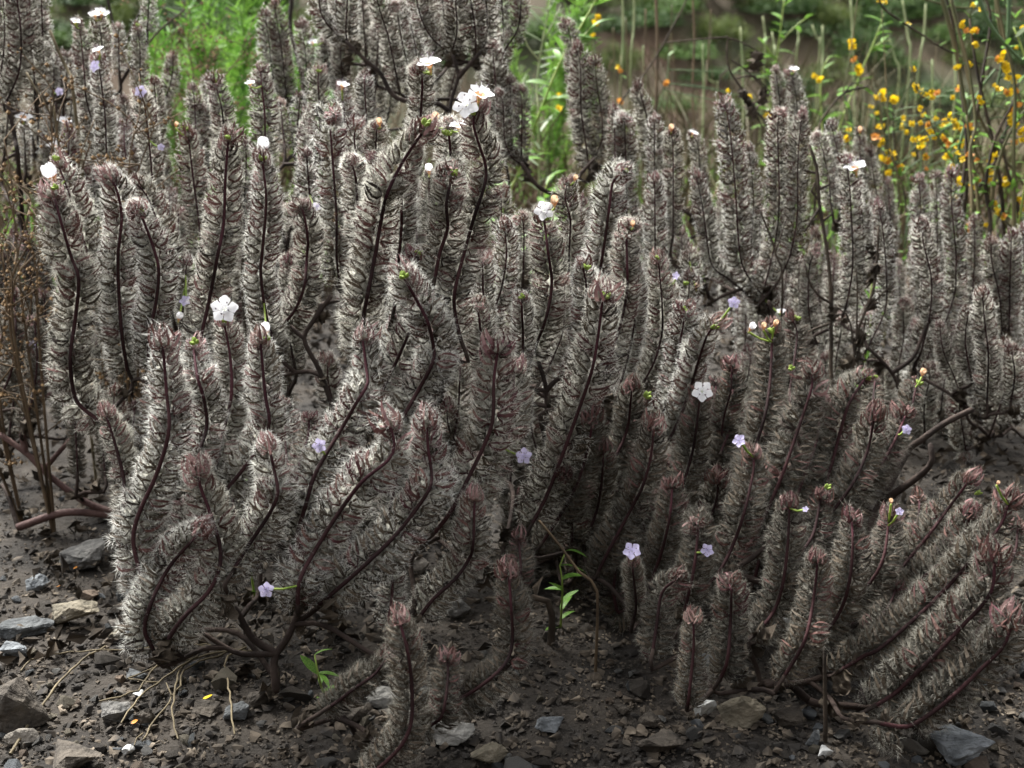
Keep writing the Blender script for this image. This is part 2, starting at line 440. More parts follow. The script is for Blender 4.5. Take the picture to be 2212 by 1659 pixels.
# ------------------------------------------------------------------ the fuzzy plants: spikes read off the photo
# plant key -> (foot pixel on the ground or (x px, depth) , label)
PLANTS = {
 'A': (('g', 597, 1492), 'front fuzzy grey plant with bending spikes rising beside the bare gravel'),
 'N': (('g', 770, 1610), 'low fuzzy plant whose short spikes bend over the light grey flat stone'),
 'B': (('d', 430, .76), 'fuzzy grey plant with long straight spikes behind the front plant on the gravel side'),
 'C': (('d', 900, .74), 'tall fuzzy plant whose top spikes carry the biggest white flowers'),
 'D': (('d', 1290, .80), 'fuzzy plant between the tall white flowered plant and the dead black stalks'),
 'E': (('g', 1720, 1500), 'low spreading brownish fuzzy plant with long slanting spikes above the white quartz'),
 'X': (('d', 1330, .70), 'drab fuzzy plant in the shade between the front plant and the slanting plant'),
 'F': (('d', 1780, .98), 'tall fuzzy plant with upright spikes behind the dead black stalks'),
 'R': (('d', 2080, .96), 'fuzzy plant with upright spikes below the yellow flowered deerweed'),
 'K': (('d', 1430, 1.0), 'pale fuzzy plant with slim spikes in front of the brown weed stems'),
 'J': (('d', 1225, 1.0), 'small fuzzy plant of forked spikes beside the bright green leafy stem'),
 'G': (('d', 940, 1.02), 'tallest fuzzy plant with forking bare branches high behind the white flowers'),
 'I': (('d', 620, 1.08), 'fuzzy plant of few slim spikes beside the feathery green shrub'),
 'H': (('d', 215, .98), 'fuzzy plant with white flowers behind the brown dry weeds'),
 'L': (('d', 20, .98), 'tall fuzzy plant with hanging dark stems behind the brown dry weeds'),
 'Q': (('g', 40, 1150), 'shaded fuzzy plant with a sprawling reddish branch over the gravel'),
}
S = '''
A .580 118 .1 352,750 360,850 365,930 340,1020 300,1110 288,1170 305,1245 330,1330
A .565 122 .15 428,1022 433,1053 453,1106 477,1196 457,1269 397,1333 358,1389
A .570 108 -.4 432,1150 367,1223 328,1299 312,1359 330,1400
A .575 108 0 583,972 593,1020 600,1066 580,1113 527,1193 500,1240
A .600 80 .5 230,900 247,953 267,1030 268,1080 272,1130
A .610 92 .2 418,753 427,816 440,860 447,920 433,970 425,1020
A .630 88 .2 485,703 497,770 500,853 483,930 473,983 460,1040
A .600 98 0 563,743 573,853 582,913 563,956 547,986 483,1066
A .595 112 0 784,736 792,800 794,830 770,870 744,916 683,1020 660,1093 640,1160
A .570 124 -.1 844,923 852,963 837,996 787,1036 744,1090 680,1190 647,1256 643,1312
A .575 122 0 922,923 925,970 932,1020 929,1053 904,1093 860,1150 804,1206 744,1260 690,1305
A .600 122 -.2 1075,763 1067,820 1065,903 1050,953 1020,1016 977,1100 940,1150
A .620 100 .3 1110,803 1107,880 1097,933 1067,996 1037,1043 1000,1110
A .590 98 -.1 1025,1083 1022,1173 1014,1206 984,1250 937,1293 904,1336
A .585 72 0 838,1200 847,1250 845,1306 835,1350
N .525 104 -.3 864,1346 880,1406 889,1473 889,1556 870,1606 834,1646 797,1675
N .545 84 0 967,1426 967,1473 957,1540 937,1563 900,1585
N .560 94 .1 1099,1243 1104,1306 1107,1383 1094,1430 1054,1470 1000,1506 940,1530
N .600 72 0 1120,1166 1125,1223 1122,1273 1115,1340
N .545 88 -.3 837,1420 810,1456 767,1486 737,1510 700,1535
B .665 112 .1 118,430 133,483 153,553 170,603 163,686 152,770 157,836 170,873 215,910
B .700 92 .2 128,362 150,420 175,500 190,560 195,640
B .670 100 0 235,385 250,405 263,467 255,553 257,636 263,720 275,800
B .655 94 .1 298,457 310,477 333,540 343,586 337,653 323,723 320,790
B .700 84 .1 297,400 317,423 340,480 362,560 368,640
B .645 98 0 493,305 487,383 483,483 470,553 453,643 433,733 420,800
B .680 84 0 567,350 575,433 567,540 563,586 570,653 580,703 600,760
B .690 82 .1 650,450 657,463 665,517 663,553 657,620 633,676 593,720 575,760
B .800 70 0 563,155 565,183 572,250 572,310 570,400
B .820 62 0 467,180 470,197 480,240 483,287 484,360
B .850 50 0 415,192 420,217 425,300 440,340
B .860 45 0 450,170 460,300
B .705 88 -.1 718,252 713,263 720,367 727,467 727,553 733,610
B .820 62 0 688,155 687,177 690,230 692,320
B .820 55 0 738,195 745,260 750,320
B .780 74 .1 407,296 417,383 430,483 436,560
B .750 60 0 662,335 670,440 672,520
B .850 46 0 605,220 615,320
B .850 46 0 648,210 640,300
B .720 60 0 403,570 398,640 392,700
C .680 68 -.1 905,150 912,170 910,233 905,300
C .600 118 -.45 910,290 870,350 837,417 825,467 810,553 794,636 784,693 778,760
C .615 72 .5 896,315 870,400 867,493 858,600 850,680
C .640 76 0 968,275 970,293 974,350 972,430
C .600 98 0 1030,240 1022,265 1034,310 1049,357 1047,400 1027,460 1010,520 984,620 982,670 994,730
C .590 94 0 968,372 974,387 964,443 967,493 950,547 938,610
C .575 112 .1 872,600 884,620 904,656 924,696 937,753 934,786 904,843 874,896 850,950
C .605 88 .3 912,655 897,690 854,786 824,850 812,900
C .625 74 0 902,552 908,640 912,700
C .720 70 0 767,275 765,300 770,347 770,450
C .700 58 0 814,275 812,320 815,410
C .800 50 0 790,162 787,177 792,263 792,320
C .670 70 0 760,352 770,400 775,520
C .690 54 0 806,345 800,460
C .680 40 0 927,376 925,500
C .650 70 0 985,640 975,740 955,830
C .660 80 0 860,700 840,800 820,880
D .640 94 -.1 1174,465 1177,487 1184,547 1192,613 1180,686 1160,740 1144,783 1110,850
D .720 74 0 1226,398 1220,427 1232,473 1230,533 1228,600
D .680 88 -.4 1344,374 1324,393 1317,443 1305,530 1292,610
D .660 80 -.1 1362,492 1354,513 1355,586 1354,636 1337,713 1314,783 1300,840
D .690 52 .6 1372,570 1375,653 1364,736 1347,806 1330,860
D .630 76 0 1259,578 1264,600 1267,633 1262,720 1250,800
D .625 62 0 1127,648 1127,663 1130,740 1125,810
D .720 66 0 1090,490 1094,553 1084,620 1067,676 1060,740
D .740 60 0 1127,470 1132,500 1130,600
D .690 66 0 1042,562 1044,670 1042,750
D .645 66 0 1032,656 1034,680 1039,730 1040,810
D .700 52 0 1220,610 1217,710 1200,760 1180,806
D .620 118 -.2 1302,645 1290,740 1277,806 1250,886 1214,986 1180,1073 1150,1130
D .720 76 0 1422,560 1430,653 1430,720 1414,780 1390,826
D .740 50 0 1447,620 1452,720
D .700 84 0 1480,675 1474,713 1460,803 1447,853 1427,903
D .690 90 -.45 1545,703 1528,723 1512,770 1495,826 1470,900 1440,960
D .760 60 0 1295,545 1290,650
D .780 56 0 1160,600 1165,700
E .680 80 -.1 1668,718 1665,803 1655,886 1635,956 1615,1010
E .720 64 0 1713,692 1722,720 1715,786 1705,850
E .660 94 -.1 1750,812 1755,830 1738,886 1718,946 1692,1020 1662,1093 1640,1140 1610,1190
E .700 54 0 1705,808 1707,836 1705,900 1695,960
E .670 74 0 1775,878 1762,960 1742,1013 1722,1070 1700,1120
E .690 84 -.5 1868,818 1858,833 1832,876 1812,943 1802,983 1785,1040
E .720 50 0 1890,822 1887,853 1883,900
E .720 62 -.5 1978,828 1977,843 1968,886 1950,950
E .670 88 -.4 1955,900 1932,953 1898,1013 1855,1076 1810,1140
E .650 86 -.1 1888,905 1875,970 1845,1040 1802,1100 1760,1150 1720,1210
E .630 86 0 1628,988 1627,1020 1608,1106 1585,1173 1555,1233 1508,1290
X .660 74 0 1512,858 1505,920 1495,980 1478,1040 1462,1100
X .660 72 0 1365,838 1355,926 1327,993 1300,1050
X .630 84 0 1412,925 1407,980 1390,1046 1360,1106 1317,1186 1290,1240
X .640 76 0 1280,908 1270,970 1247,1043 1210,1113 1167,1180
X .650 66 0 1304,972 1300,1036 1290,1100 1268,1160
X .680 56 0 1357,1000 1330,1053 1310,1100
X .600 76 0 1452,1052 1447,1116 1430,1190 1414,1236 1395,1290
X .580 50 0 1365,1215 1374,1306 1367,1343
E .585 76 0 1503,1132 1508,1140 1500,1223 1482,1306 1470,1350
E .570 76 .2 1460,1252 1430,1280 1420,1340 1409,1416
E .565 82 0 1575,1262 1580,1273 1578,1340 1572,1423 1555,1470
E .545 66 0 1498,1340 1498,1406 1488,1506 1485,1526
E .600 86 0 1705,1098 1702,1173 1692,1256 1672,1320 1632,1370
E .630 76 0 1772,1080 1758,1150 1735,1190 1712,1243
E .565 82 -.1 1766,1214 1758,1290 1742,1373 1718,1423 1688,1470
E .585 82 0 1840,1128 1842,1173 1835,1256 1812,1326 1765,1390
E .600 76 0 1920,1120 1912,1190 1895,1236 1858,1286 1825,1326
E .610 78 -.3 2092,1040 2045,1103 2008,1153 1962,1210 1930,1250
E .600 82 -.2 2096,1110 2085,1146 2052,1200 2008,1236 1958,1280
E .575 96 -.3 2178,1090 2158,1140 2098,1210 2042,1273 1972,1340 1898,1403 1868,1416 1808,1453
E .555 118 -.55 2148,1212 2145,1266 2125,1303 2075,1356 2008,1426 1935,1496 1880,1530
E .545 118 -.55 2184,1350 2168,1396 2118,1446 2058,1503 2008,1543 1958,1570 1900,1562
E .610 62 0 2198,1140 2195,1183 2175,1233
E .590 62 0 1935,1273 1918,1313 1865,1380
F .880 74 0 1562,226 1572,250 1582,333 1590,433 1598,547 1615,596 1648,640 1672,683
F .900 46 0 1618,324 1628,433 1622,547 1630,620
F .870 62 0 1682,250 1680,283 1683,433 1675,520 1648,636
F .865 62 -.2 1732,252 1728,283 1723,367 1722,467 1708,547 1692,586
F 1.00 46 0 1708,158 1715,183 1722,227 1724,300
F 1.00 36 0 1675,150 1682,200 1690,280
F .950 46 -.3 1795,270 1805,310 1812,350 1816,450
F .930 46 0 1766,297 1775,317 1788,377 1796,450
F .850 66 0 1828,350 1833,383 1838,450 1842,573 1828,663
F 1.00 40 0 1858,287 1858,333 1862,410
F 1.00 40 0 1880,326 1885,367 1895,433 1900,520
F .900 42 0 1855,398 1862,450 1866,540
F .860 52 0 1898,452 1905,483 1912,547 1915,603 1912,670 1875,750
F 1.00 36 0 1918,394 1923,467 1926,540
F .860 48 0 1760,545 1748,580 1747,670 1758,726
R .950 52 0 1985,392 1988,433 1990,550 1990,640
R 1.00 42 0 2022,378 2025,500 2024,600
R .900 58 0 2055,378 2055,433 2065,547 2065,586 2062,636 2035,713 1998,780
R .840 62 0 1992,486 1995,527 2012,603 2008,686 1988,766
R .950 46 0 2105,474 2105,547 2103,603 2095,700
R .900 56 0 2185,512 2182,600 2180,700
R .800 62 0 2122,636 2128,703 2135,770 2132,873
R .800 56 0 2185,757 2192,813 2182,876
R .920 46 0 2170,545 2168,586 2167,686
R .820 52 0 2092,673 2085,736 2095,803
R .840 46 0 2030,705 2038,760 2058,806 2075,853
K .900 56 0 1327,242 1330,400 1335,480
K .880 56 0 1347,258 1350,283 1354,457
K .950 50 -.5 1380,190 1390,227 1397,257 1402,340
K .900 52 0 1414,262 1414,333 1415,440
K .860 52 0 1450,287 1454,333 1454,510
K .950 42 0 1497,294 1508,317 1512,377 1516,450
K .880 56 .2 1505,384 1518,450 1525,500 1538,573 1575,603
K .820 60 0 1414,392 1415,540 1412,620
K .840 56 0 1490,545 1488,640
J .950 50 0 1220,52 1230,70 1240,150 1252,300
J .930 62 0 1247,108 1254,150 1255,233 1264,300 1272,357
J .930 56 0 1284,138 1290,187 1300,250 1300,300 1284,343
J .900 46 0 1120,194 1127,217 1127,300 1127,350
J .900 46 0 1080,204 1087,227 1090,300 1104,337 1125,355
J .920 42 0 1102,174 1105,300
J .900 62 0 1064,105 1070,180 1075,260
G .850 66 0 980,-70 984,0 987,67 975,117
G .860 56 0 893,-70 900,0 914,50 937,87 970,113
G .870 56 0 918,-60 924,0 930,50 954,93
G .850 62 0 1008,-70 1017,0 1027,67 1027,120
G .850 62 0 1048,-70 1050,0 1052,67 1037,113
G .880 56 0 812,-30 817,10 837,73 847,117 860,180
G .900 52 0 855,14 857,20 867,83 880,140 888,200
G .920 50 0 878,18 880,23 897,100 905,180
G .850 62 0 742,-60 750,0 747,60 750,90
G .860 56 -.2 695,-70 690,10 705,50 740,85
G .900 52 0 1128,-40 1120,57 1090,110 1078,160
G .900 50 0 1080,-50 1084,0 1087,67 1085,140
G .920 40 0 815,60 817,83 814,140
G .940 50 0 780,-40 785,40 790,110
G .940 52 0 950,-60 958,20 962,90
G .960 50 0 725,-20 728,60 735,120
I 1.00 50 0 593,10 607,100 613,150 620,220
I 1.00 54 0 573,34 580,83 590,167 603,210
I 1.00 46 0 653,54 660,120 664,180
I 1.02 42 0 613,90 620,160
I 1.00 40 0 700,90 702,170
L .850 66 0 33,-60 37,0 45,67 42,150 13,223
L .870 56 0 54,-50 60,50 72,143 76,220
L .880 48 0 88,-40 92,67 96,150
L .860 52 0 4,-50 10,80 0,170
H .860 52 0 170,55 175,83 183,167 187,217 207,293 215,360
H .900 50 0 213,42 220,93 222,160
H .920 46 0 297,62 302,100 303,183 305,260
H .800 56 0 213,130 217,167 227,250 230,333 235,400
H .850 46 0 333,178 337,233 337,293 338,370
H .790 60 0 305,205 313,233 323,317 328,377 332,450
H .950 42 0 100,104 115,133 116,200
H .920 40 0 267,218 273,260 276,330
H .880 30 0 52,264 53,300 57,370
H .880 30 0 140,272 145,330 150,390
H .950 42 0 145,120 143,200
H .950 42 0 325,-30 322,0 318,70
H .960 40 0 255,60 258,160
Q .820 70 0 30,640 34,720 25,800 0,860
Q .800 62 0 75,700 80,780 70,860 50,930
Q .860 64 0 60,520 66,600 70,700
Q .880 60 0 8,560 12,660
Q .830 60 0 95,640 100,720 98,800
Q .760 46 0 160,890 165,960 168,1030
Q .780 44 0 215,880 222,960 228,1040
'''
# flowers: x, y, width px, kind (o open to the viewer, u upturned, l lilac open, p pinkish closed, y faded orange)
FL = '''927,138,40,u 1007,226,44,o 1037,204,44,u 990,272,30,u 937,262,26,y 125,316,34,u 113,384,34,p 568,322,28,p 485,668,44,o 575,716,22,p
820,268,18,y 740,184,22,u 1175,455,32,o 1198,440,24,y 683,447,18,l 540,180,18,u 205,32,22,u 220,28,24,u 163,46,16,u 212,108,20,u 206,143,24,l 304,198,24,l
50,253,28,u 140,262,24,u 128,198,16,l 70,742,24,l 380,272,12,y 400,650,22,l 387,688,16,p 1517,845,34,o 1597,952,26,l 1650,708,16,y 1674,702,16,y 1687,673,16,u 1848,362,36,u
1715,150,16,u 1497,287,16,u 1450,280,16,y 1585,654,24,l 1622,710,16,p 1993,808,18,y 1958,928,20,l 1132,985,32,l 1365,1190,34,l 1528,1188,26,l 1943,1105,16,l 1925,1085,12,y
1505,622,14,y 1460,596,16,l 927,370,18,p 675,92,16,u 575,1274,30,l 690,962,28,l 348,318,14,l 1858,284,14,y 1242,388,14,y 1367,487,14,y 2155,1045,10,y 1740,1100,12,l'''
BUDS = '''122,345 118,410 298,457 493,300 567,345 418,745 487,695 575,735 925,160 920,272 968,290 1024,247 985,377 870,602 905,548 1180,475 1267,580 1127,645 1308,640
1422,560 1447,617 1480,675 1540,708 1668,720 1722,690 1708,800 1872,818 1892,816 1985,830 1790,1030 2108,1066 1355,372 163,55 297,57 403,280 1517,615 1840,375 1410,860 690,155 467,178'''
# forking bare branches that show in the photo: plant, depth, radius scale, points from the thick end
BR = '''
A .585 1.5 597,1492 592,1425 620,1380 640,1335 644,1312
A .585 1.3 592,1425 545,1378 512,1320 497,1305
A .580 1.0 592,1425 520,1412 470,1388 440,1368
A .590 1.0 640,1335 690,1310 740,1262
B .700 1.2 725,900 715,870 690,800 657,735 672,700 715,640
B .700 1.0 657,735 640,718 628,704
G .860 1.2 962,310 972,240 978,205 990,163 978,120
G .860 1.1 990,163 1012,142 1037,113
G .860 1.1 970,230 940,220 915,210
G .860 1.2 880,260 858,212 822,158 790,130 748,90
J .920 1.1 1230,440 1250,383 1272,357
J .920 1.0 1250,383 1284,343
J .900 1.2 1190,440 1165,405 1127,352
F .860 1.2 1690,780 1680,720 1672,683 1660,650
F .860 1.1 1950,870 1942,846 1932,813 1900,775 1875,752
F .860 1.1 1932,813 1972,773 1995,720 2020,670
F .850 1.1 1700,790 1735,750 1758,726 1788,712
D .660 1.1 1180,960 1181,890 1178,830 1163,782
D .660 1.0 1178,835 1200,822 1217,812
D .650 1.1 1145,915 1168,895 1200,884
L .860 1.4 40,360 32,297 20,240 12,222
Q .80 1.7 250,1112 180,1082 100,1022 60,982 0,938
Q .80 1.4 62,980 48,930 62,890 110,850
Q .80 1.2 100,1022 120,985 160,940
E .600 1.4 1675,1478 1758,1518 1842,1530 1905,1560
E .590 1.3 1640,1480 1730,1475 1800,1455
E .680 1.6 1955,985 1985,955 2040,915 2100,885
E .640 1.4 1990,1060 2005,1010 2010,960
E .620 1.3 1592,1236 1625,1205 1668,1170
'''
# fuzz that fills the stand behind the traced spikes: plant, x range, tip y range, length range, depth range, count
FILL = [('B', 130, 700, 230, 480, 220, 320, .80, .92, 14), ('B', 200, 700, 520, 700, 150, 250, .76, .84, 9), ('C', 740, 1000, 330, 640, 200, 300, .74, .84, 11),
        ('D', 1000, 1500, 420, 700, 180, 300, .78, .90, 14), ('X', 1150, 1600, 760, 1060, 160, 240, .70, .80, 13), ('E', 1560, 2000, 900, 1150, 150, 240, .68, .76, 9),
        ('F', 1540, 1960, 420, 640, 170, 260, .92, 1.08, 14), ('R', 1950, 2230, 480, 760, 160, 260, .90, 1.06, 10), ('G', 680, 1100, -60, 90, 200, 280, .95, 1.08, 10),
        ('H', 110, 380, 90, 330, 180, 280, .92, 1.08, 12), ('A', 640, 1080, 900, 1060, 140, 220, .64, .70, 7), ('K', 1330, 1520, 330, 520, 150, 230, .95, 1.05, 7),
        ('L', 0, 110, -60, 120, 200, 280, .92, 1.0, 3), ('E', 1680, 2180, 1200, 1330, 120, 190, .62, .68, 6),
        ('E', 1480, 1800, 820, 1000, 150, 220, .74, .82, 8), ('F', 1600, 1980, 640, 800, 120, 200, .88, .98, 9), ('X', 1200, 1560, 1020, 1200, 130, 190, .64, .70, 8), ('A', 300, 700, 760, 960, 150, 220, .66, .74, 7), ('R', 2000, 2230, 720, 860, 110, 180, .84, .92, 6), ('Q', -10, 130, 500, 760, 150, 230, .86, .98, 10), ('B', 180, 640, 700, 900, 140, 220, .74, .84, 10), ('C', 700, 1020, 700, 900, 140, 220, .70, .78, 8), ('A', 230, 620, 980, 1120, 110, 170, .63, .68, 6), ('X', 1090, 1330, 960, 1130, 140, 200, .68, .76, 9), ('D', 1060, 1330, 800, 960, 140, 200, .72, .80, 7)]
# ------------------------------------------------------------------ calyx pieces (unit length along +X, up +Z)
def lobe_curve(t, th, bow, curl):
    x = 0.14 + 0.86 * t * (1.05 - 0.12 * t)
    r = bow * np.sin(math.pi * np.power(t, 0.75)) * (1 - 0.15 * t) + 0.03 + 0.05 * t
    y = r * math.cos(th); z = r * math.sin(th) + curl * t * t
    return np.stack([x, y, z], -1)

def make_calyx(seed, open_=1.0, seg=4):
    r = np.random.default_rng(seed)
    Vs, hairs = [], []
    ths = np.array([-90, -18, 54, 126, 198]) + r.uniform(-14, 14, 5)
    for th in np.radians(ths):
        bow = 0.29 * open_ * r.uniform(.8, 1.25); curl = 0.34 + r.uniform(-.10, .12)
        t = np.linspace(0, 1, seg + 1)
        c = lobe_curve(t, th, bow, curl)
        T = norm(np.gradient(c, axis=0))
        rad = np.array([0, math.cos(th), math.sin(th)])
        side = norm(np.cross(T, rad) + r.normal(size=3) * .35)
        w = 0.060 * np.interp(t, np.linspace(0, 1, 5), [.55, .95, 1.0, .8, .12]) * r.uniform(.85, 1.2)
        V = np.concatenate([c - side * w[:, None], c + side * w[:, None]])
        F = []
        for i in range(seg): F += [[i, i + 1, seg + 2 + i], [i, seg + 2 + i, seg + 1 + i]]
        Vs.append((V, np.array(F)))
    # capsule: a small octahedral pod in the cup
    a = np.array([[.12, 0, 0], [.55, 0, .08], [.32, .13, .02], [.32, -.13, .02], [.32, 0, .16], [.32, 0, -.11]])
    f = np.array([[0, 2, 4], [0, 4, 3], [0, 3, 5], [0, 5, 2], [1, 4, 2], [1, 3, 4], [1, 5, 3], [1, 2, 5]])
    Vs.append((a, f))
    V, F = joinvf(Vs)
    mi = np.concatenate([np.zeros(10 * seg, int), np.ones(8, int)])
    return V, F, mi, ths

NV = 10
CALY = [make_calyx(40 + i) for i in range(NV)]
CALL = [make_calyx(40 + i, seg=2) for i in range(NV)]      # coarser, for calyces at the back of a spike or far off
def hair_block(seed, n, wid, lmin=.16, lmax=.36):
    """n hairs standing off one calyx, as slender triangles in calyx coordinates"""
    r = np.random.default_rng(seed)
    th = np.radians(r.choice([-90, -18, 54, 126, 198], n) + r.uniform(-22, 22, n))
    t = r.uniform(.05, 1.0, n)
    x = 0.14 + 0.86 * t * (1.05 - .12 * t)
    rr = .25 * np.sin(math.pi * t ** .75) * (1 - .15 * t) + .03 + .05 * t
    rr = rr * r.uniform(.5, 1.05, n)
    b = np.stack([x, rr * 1.15 * np.cos(th), rr * 1.15 * np.sin(th) + .34 * t * t], -1)
    d = norm(np.stack([.15 + .9 * t * t, np.cos(th), np.sin(th) + .15], -1) + r.normal(size=(n, 3)) * .42)
    L = r.uniform(lmin, lmax, n)[:, None] * np.where(r.random(n) < .12, 1.55, 1.0)[:, None]
    s = norm(np.cross(d, r.normal(size=(n, 3)))) * wid
    return np.stack([b - s, b + s, b + d * L], 1)      # n,3,3

HB = {}
for lod, (n, w) in {0: (135, .0068), 1: (62, .0108), 2: (36, .016)}.items():
    HB[lod] = [hair_block(900 + 20 * lod + i, n, w) for i in range(8)]

calyx_me = {}
for k in range(5):
    for i in range(NV):
        V, F, mi, _ = CALY[i]
        calyx_me[k, i] = tri_mesh('calyx', V, F, [M[f'cal{k}' if k < 4 else 'blk'], M['caps']], mi)
        calyx_me[k + 10, i] = tri_mesh('calyx', V, F, [M[f'cal{k}' if k < 4 else 'blk'], M['caps_shade']], mi)

class Spike:
    pass

def parse(s):
    out = []
    for ln in s.strip().splitlines():
        a = ln.split()
        sp = Spike()
        sp.plant, sp.d, sp.w, sp.o = a[0], float(a[1]), float(a[2]), float(a[3])
        sp.px = [tuple(map(float, q.split(','))) for q in a[4:]]
        if sp.px[0][1] < sp.px[-1][1]: sp.px.reverse()
        sp.fill = False
        out.append(sp)
    return out

spikes = parse(S)
fr = random.Random(21)
for pl, x0, x1, y0, y1, l0, l1, d0, d1, n in FILL:
    for i in range(n):
        sp = Spike(); sp.plant = pl; sp.d = fr.uniform(d0, d1); sp.fill = True
        sp.w = fr.uniform(.021, .025) * FPX / sp.d * .85; sp.o = fr.uniform(-.3, .3)
        x = x0 + (x1 - x0) * (i + fr.uniform(.1, .9)) / n; y = fr.uniform(y0, y1); L = fr.uniform(l0, l1)
        lean = fr.uniform(-.12, .16) + (0.25 if pl == 'E' else 0); k = fr.uniform(-12, 12)
        sp.px = [(x - lean * L * 1.3, y + L), (x - lean * L * .6 + k, y + L * .55), (x - lean * .1 * L, y + L * .2), (x, y)]
        spikes.append(sp)

# plants
plant_obj, plant_base = {}, {}
for k, (b, lab) in PLANTS.items():
    if b[0] == 'g':
        p, _ = G(b[1], b[2])
    else:
        q = P(b[1], 829, b[2]); yy = b[2] * math.cos(PITCH) + .05
        p = np.array([q[0], yy, hh(q[0], yy)])
    plant_base[k] = p
    plant_obj[k] = empty('fuzzy_plant', p, lab, 'plant', 'fuzzy grey caterpillar-spiked plants')

cal_count = {k: 0 for k in PLANTS}
CAP = 285
brpx = {}
for ln in BR.strip().splitlines():
    a = ln.split()
    brpx.setdefault(a[0], []).append((float(a[1]), float(a[2]), [tuple(map(float, q.split(','))) for q in a[3:]]))

def build_spike(sp):
    base = plant_base[sp.plant]; root = plant_obj[sp.plant]
    n0 = len(sp.px)
    db = (base[1] / math.cos(PITCH) - sp.d)
    lean = np.clip(db * .25, -.03, .03)
    jit = rng.uniform(-.006, .006, n0)
    p3 = np.array([P(x, y, sp.d + lean * (1 - i / (n0 - 1)) + jit[i]) for i, (x, y) in enumerate(sp.px)])
    R = sp.w / 2 * sp.d / FPX * (1.22 if sp.plant in 'EX' else 1.08)
    c, L = spline(p3, .002)
    c[:, 2] = np.maximum(c[:, 2], 0.012)
    T = norm(np.gradient(c, axis=0))
    n = len(c)
    u = np.linspace(0, 1, n)
    sp.c, sp.T, sp.R, sp.tip, sp.bot = c, T, R, c[-1], c[0]
    # axis
    r_ax = np.interp(u, [0, .6, 1], [.00108, .00096, .00065]) * (R / .0115) ** .5 * (.92 if sp.d < .7 else .72)
    V, F = tube(c[::2] if n % 2 else np.vstack([c[::2], c[-1]]), r_ax[::2] if n % 2 else np.append(r_ax[::2], r_ax[-1]), None, 6)
    fz = (F.min(axis=1) // 6) / (n / 2)
    ax = mobj('flower_spike', tri_mesh('flower_spike', V - base, F, [M['axis'], M['axis2']], (fz > (rng.uniform(.5, .9) if sp.plant not in 'EXNQ' else rng.uniform(.75, .95))).astype(int), smooth=True), root)
    sp.obj = ax
    # frames
    B = norm(c - CAMP); B = norm(B - T * (B * T).sum(1, keepdims=True))
    Lt = np.cross(T, B)                                   # lateral
    Lt *= np.sign((Lt @ RGT))[:, None]                    # to the right of the picture
    twist = math.radians(60) * sp.o + rng.uniform(-.12, .12) + rng.uniform(-.25, .25) * u
    Vd = B * np.cos(twist)[:, None] + Lt * np.sin(twist)[:, None]
    Ld = Lt * np.cos(twist)[:, None] - B * np.sin(twist)[:, None]
    lod = 0 if sp.d < .70 else (1 if sp.d < .84 else 2)
    if sp.fill: lod = max(lod, 1)
    pitch = .43 * R * (1.0 if lod == 0 else 1.12)
    nrow = max(4, int(L / pitch))
    tipn = 6 if sp.d < .72 else 4
    Ms, ks, rows = [], [], []
    for side in (-1, 1):
        for row, (b0, keep) in enumerate(((17, 1.0), (50, .75), (80, .45))):
            for i in range(nrow):
                if rng.random() > keep: continue
                f = (i + (.5 if side > 0 else 0) + (.33 * row) + rng.uniform(-.10, .10)) / nrow
                f = min(max(f, 0.0), .995)
                q = f * (n - 1); i0 = int(q); i1 = min(i0 + 1, n - 1); fr_ = q - i0
                o = c[i0] * (1 - fr_) + c[i1] * fr_
                t, l, v = T[i0], Ld[i0], Vd[i0]
                b = math.radians(b0 + rng.uniform(-9, 9))
                el = math.radians(np.interp(f, [0, .5, .85, 1.0], [-10, -2, 12, 45]) + rng.uniform(-7, 7))
                h = side * math.cos(b) * l + math.sin(b) * v
                X = math.cos(el) * h + math.sin(el) * t
                Z = norm(t - X * (t @ X)); Y = np.cross(Z, X)
                s = R * np.interp(f, [0, .08, .75, .93, 1], [.72, .9, .92, .80, .62]) * rng.uniform(.86, 1.08)
                roll = rng.uniform(-.35, .35)
                Y, Z = Y * math.cos(roll) + Z * math.sin(roll), Z * math.cos(roll) - Y * math.sin(roll)
                m = np.eye(4); m[:3, 0] = X * s; m[:3, 1] = Y * s; m[:3, 2] = Z * s; m[:3, 3] = o - base + v * .0009
                pm_ = rng.random()
                k = 2 if f > .97 or (f > .90 and pm_ < .22) else (1 if pm_ < .08 + .62 * f else 0)
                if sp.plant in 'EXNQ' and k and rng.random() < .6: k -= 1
                if k == 0 and rng.random() < .05: k = 4
                if row and f < .93 and rng.random() < .8: k = 3
                Ms.append(m); ks.append(k); rows.append(row)
    for i in range(tipn):                                  # young calyces bunched at the tip
        t, l, v = T[-1], Ld[-1], Vd[-1]
        a = i / tipn * 2 * math.pi + rng.uniform(-.4, .4)
        el = math.radians(rng.uniform(18, 68))
        h = math.cos(a) * l + math.sin(a) * v
        X = math.cos(el) * h + math.sin(el) * t
        Z = norm(t - X * (t @ X)); Y = np.cross(Z, X)
        s = R * rng.uniform(.6, .98)
        m = np.eye(4); m[:3, 0] = X * s; m[:3, 1] = Y * s; m[:3, 2] = Z * s; m[:3, 3] = c[-1] - t * .001 - base
        Ms.append(m); ks.append(2 if rng.random() < ((.6 if sp.plant not in 'EX' else .3) if sp.d < .72 else .3) else 1); rows.append(0)
    Ms = np.array(Ms); ks = np.array(ks); rows = np.array(rows)
    var = rng.integers(0, NV, len(Ms))
    # individual calyces on the spikes that show largest, the rest joined
    single = np.zeros(len(Ms), bool)
    if not sp.fill:
        for i in np.where(rows == 0)[0]:
            if cal_count[sp.plant] >= CAP: break
            single[i] = True; cal_count[sp.plant] += 1
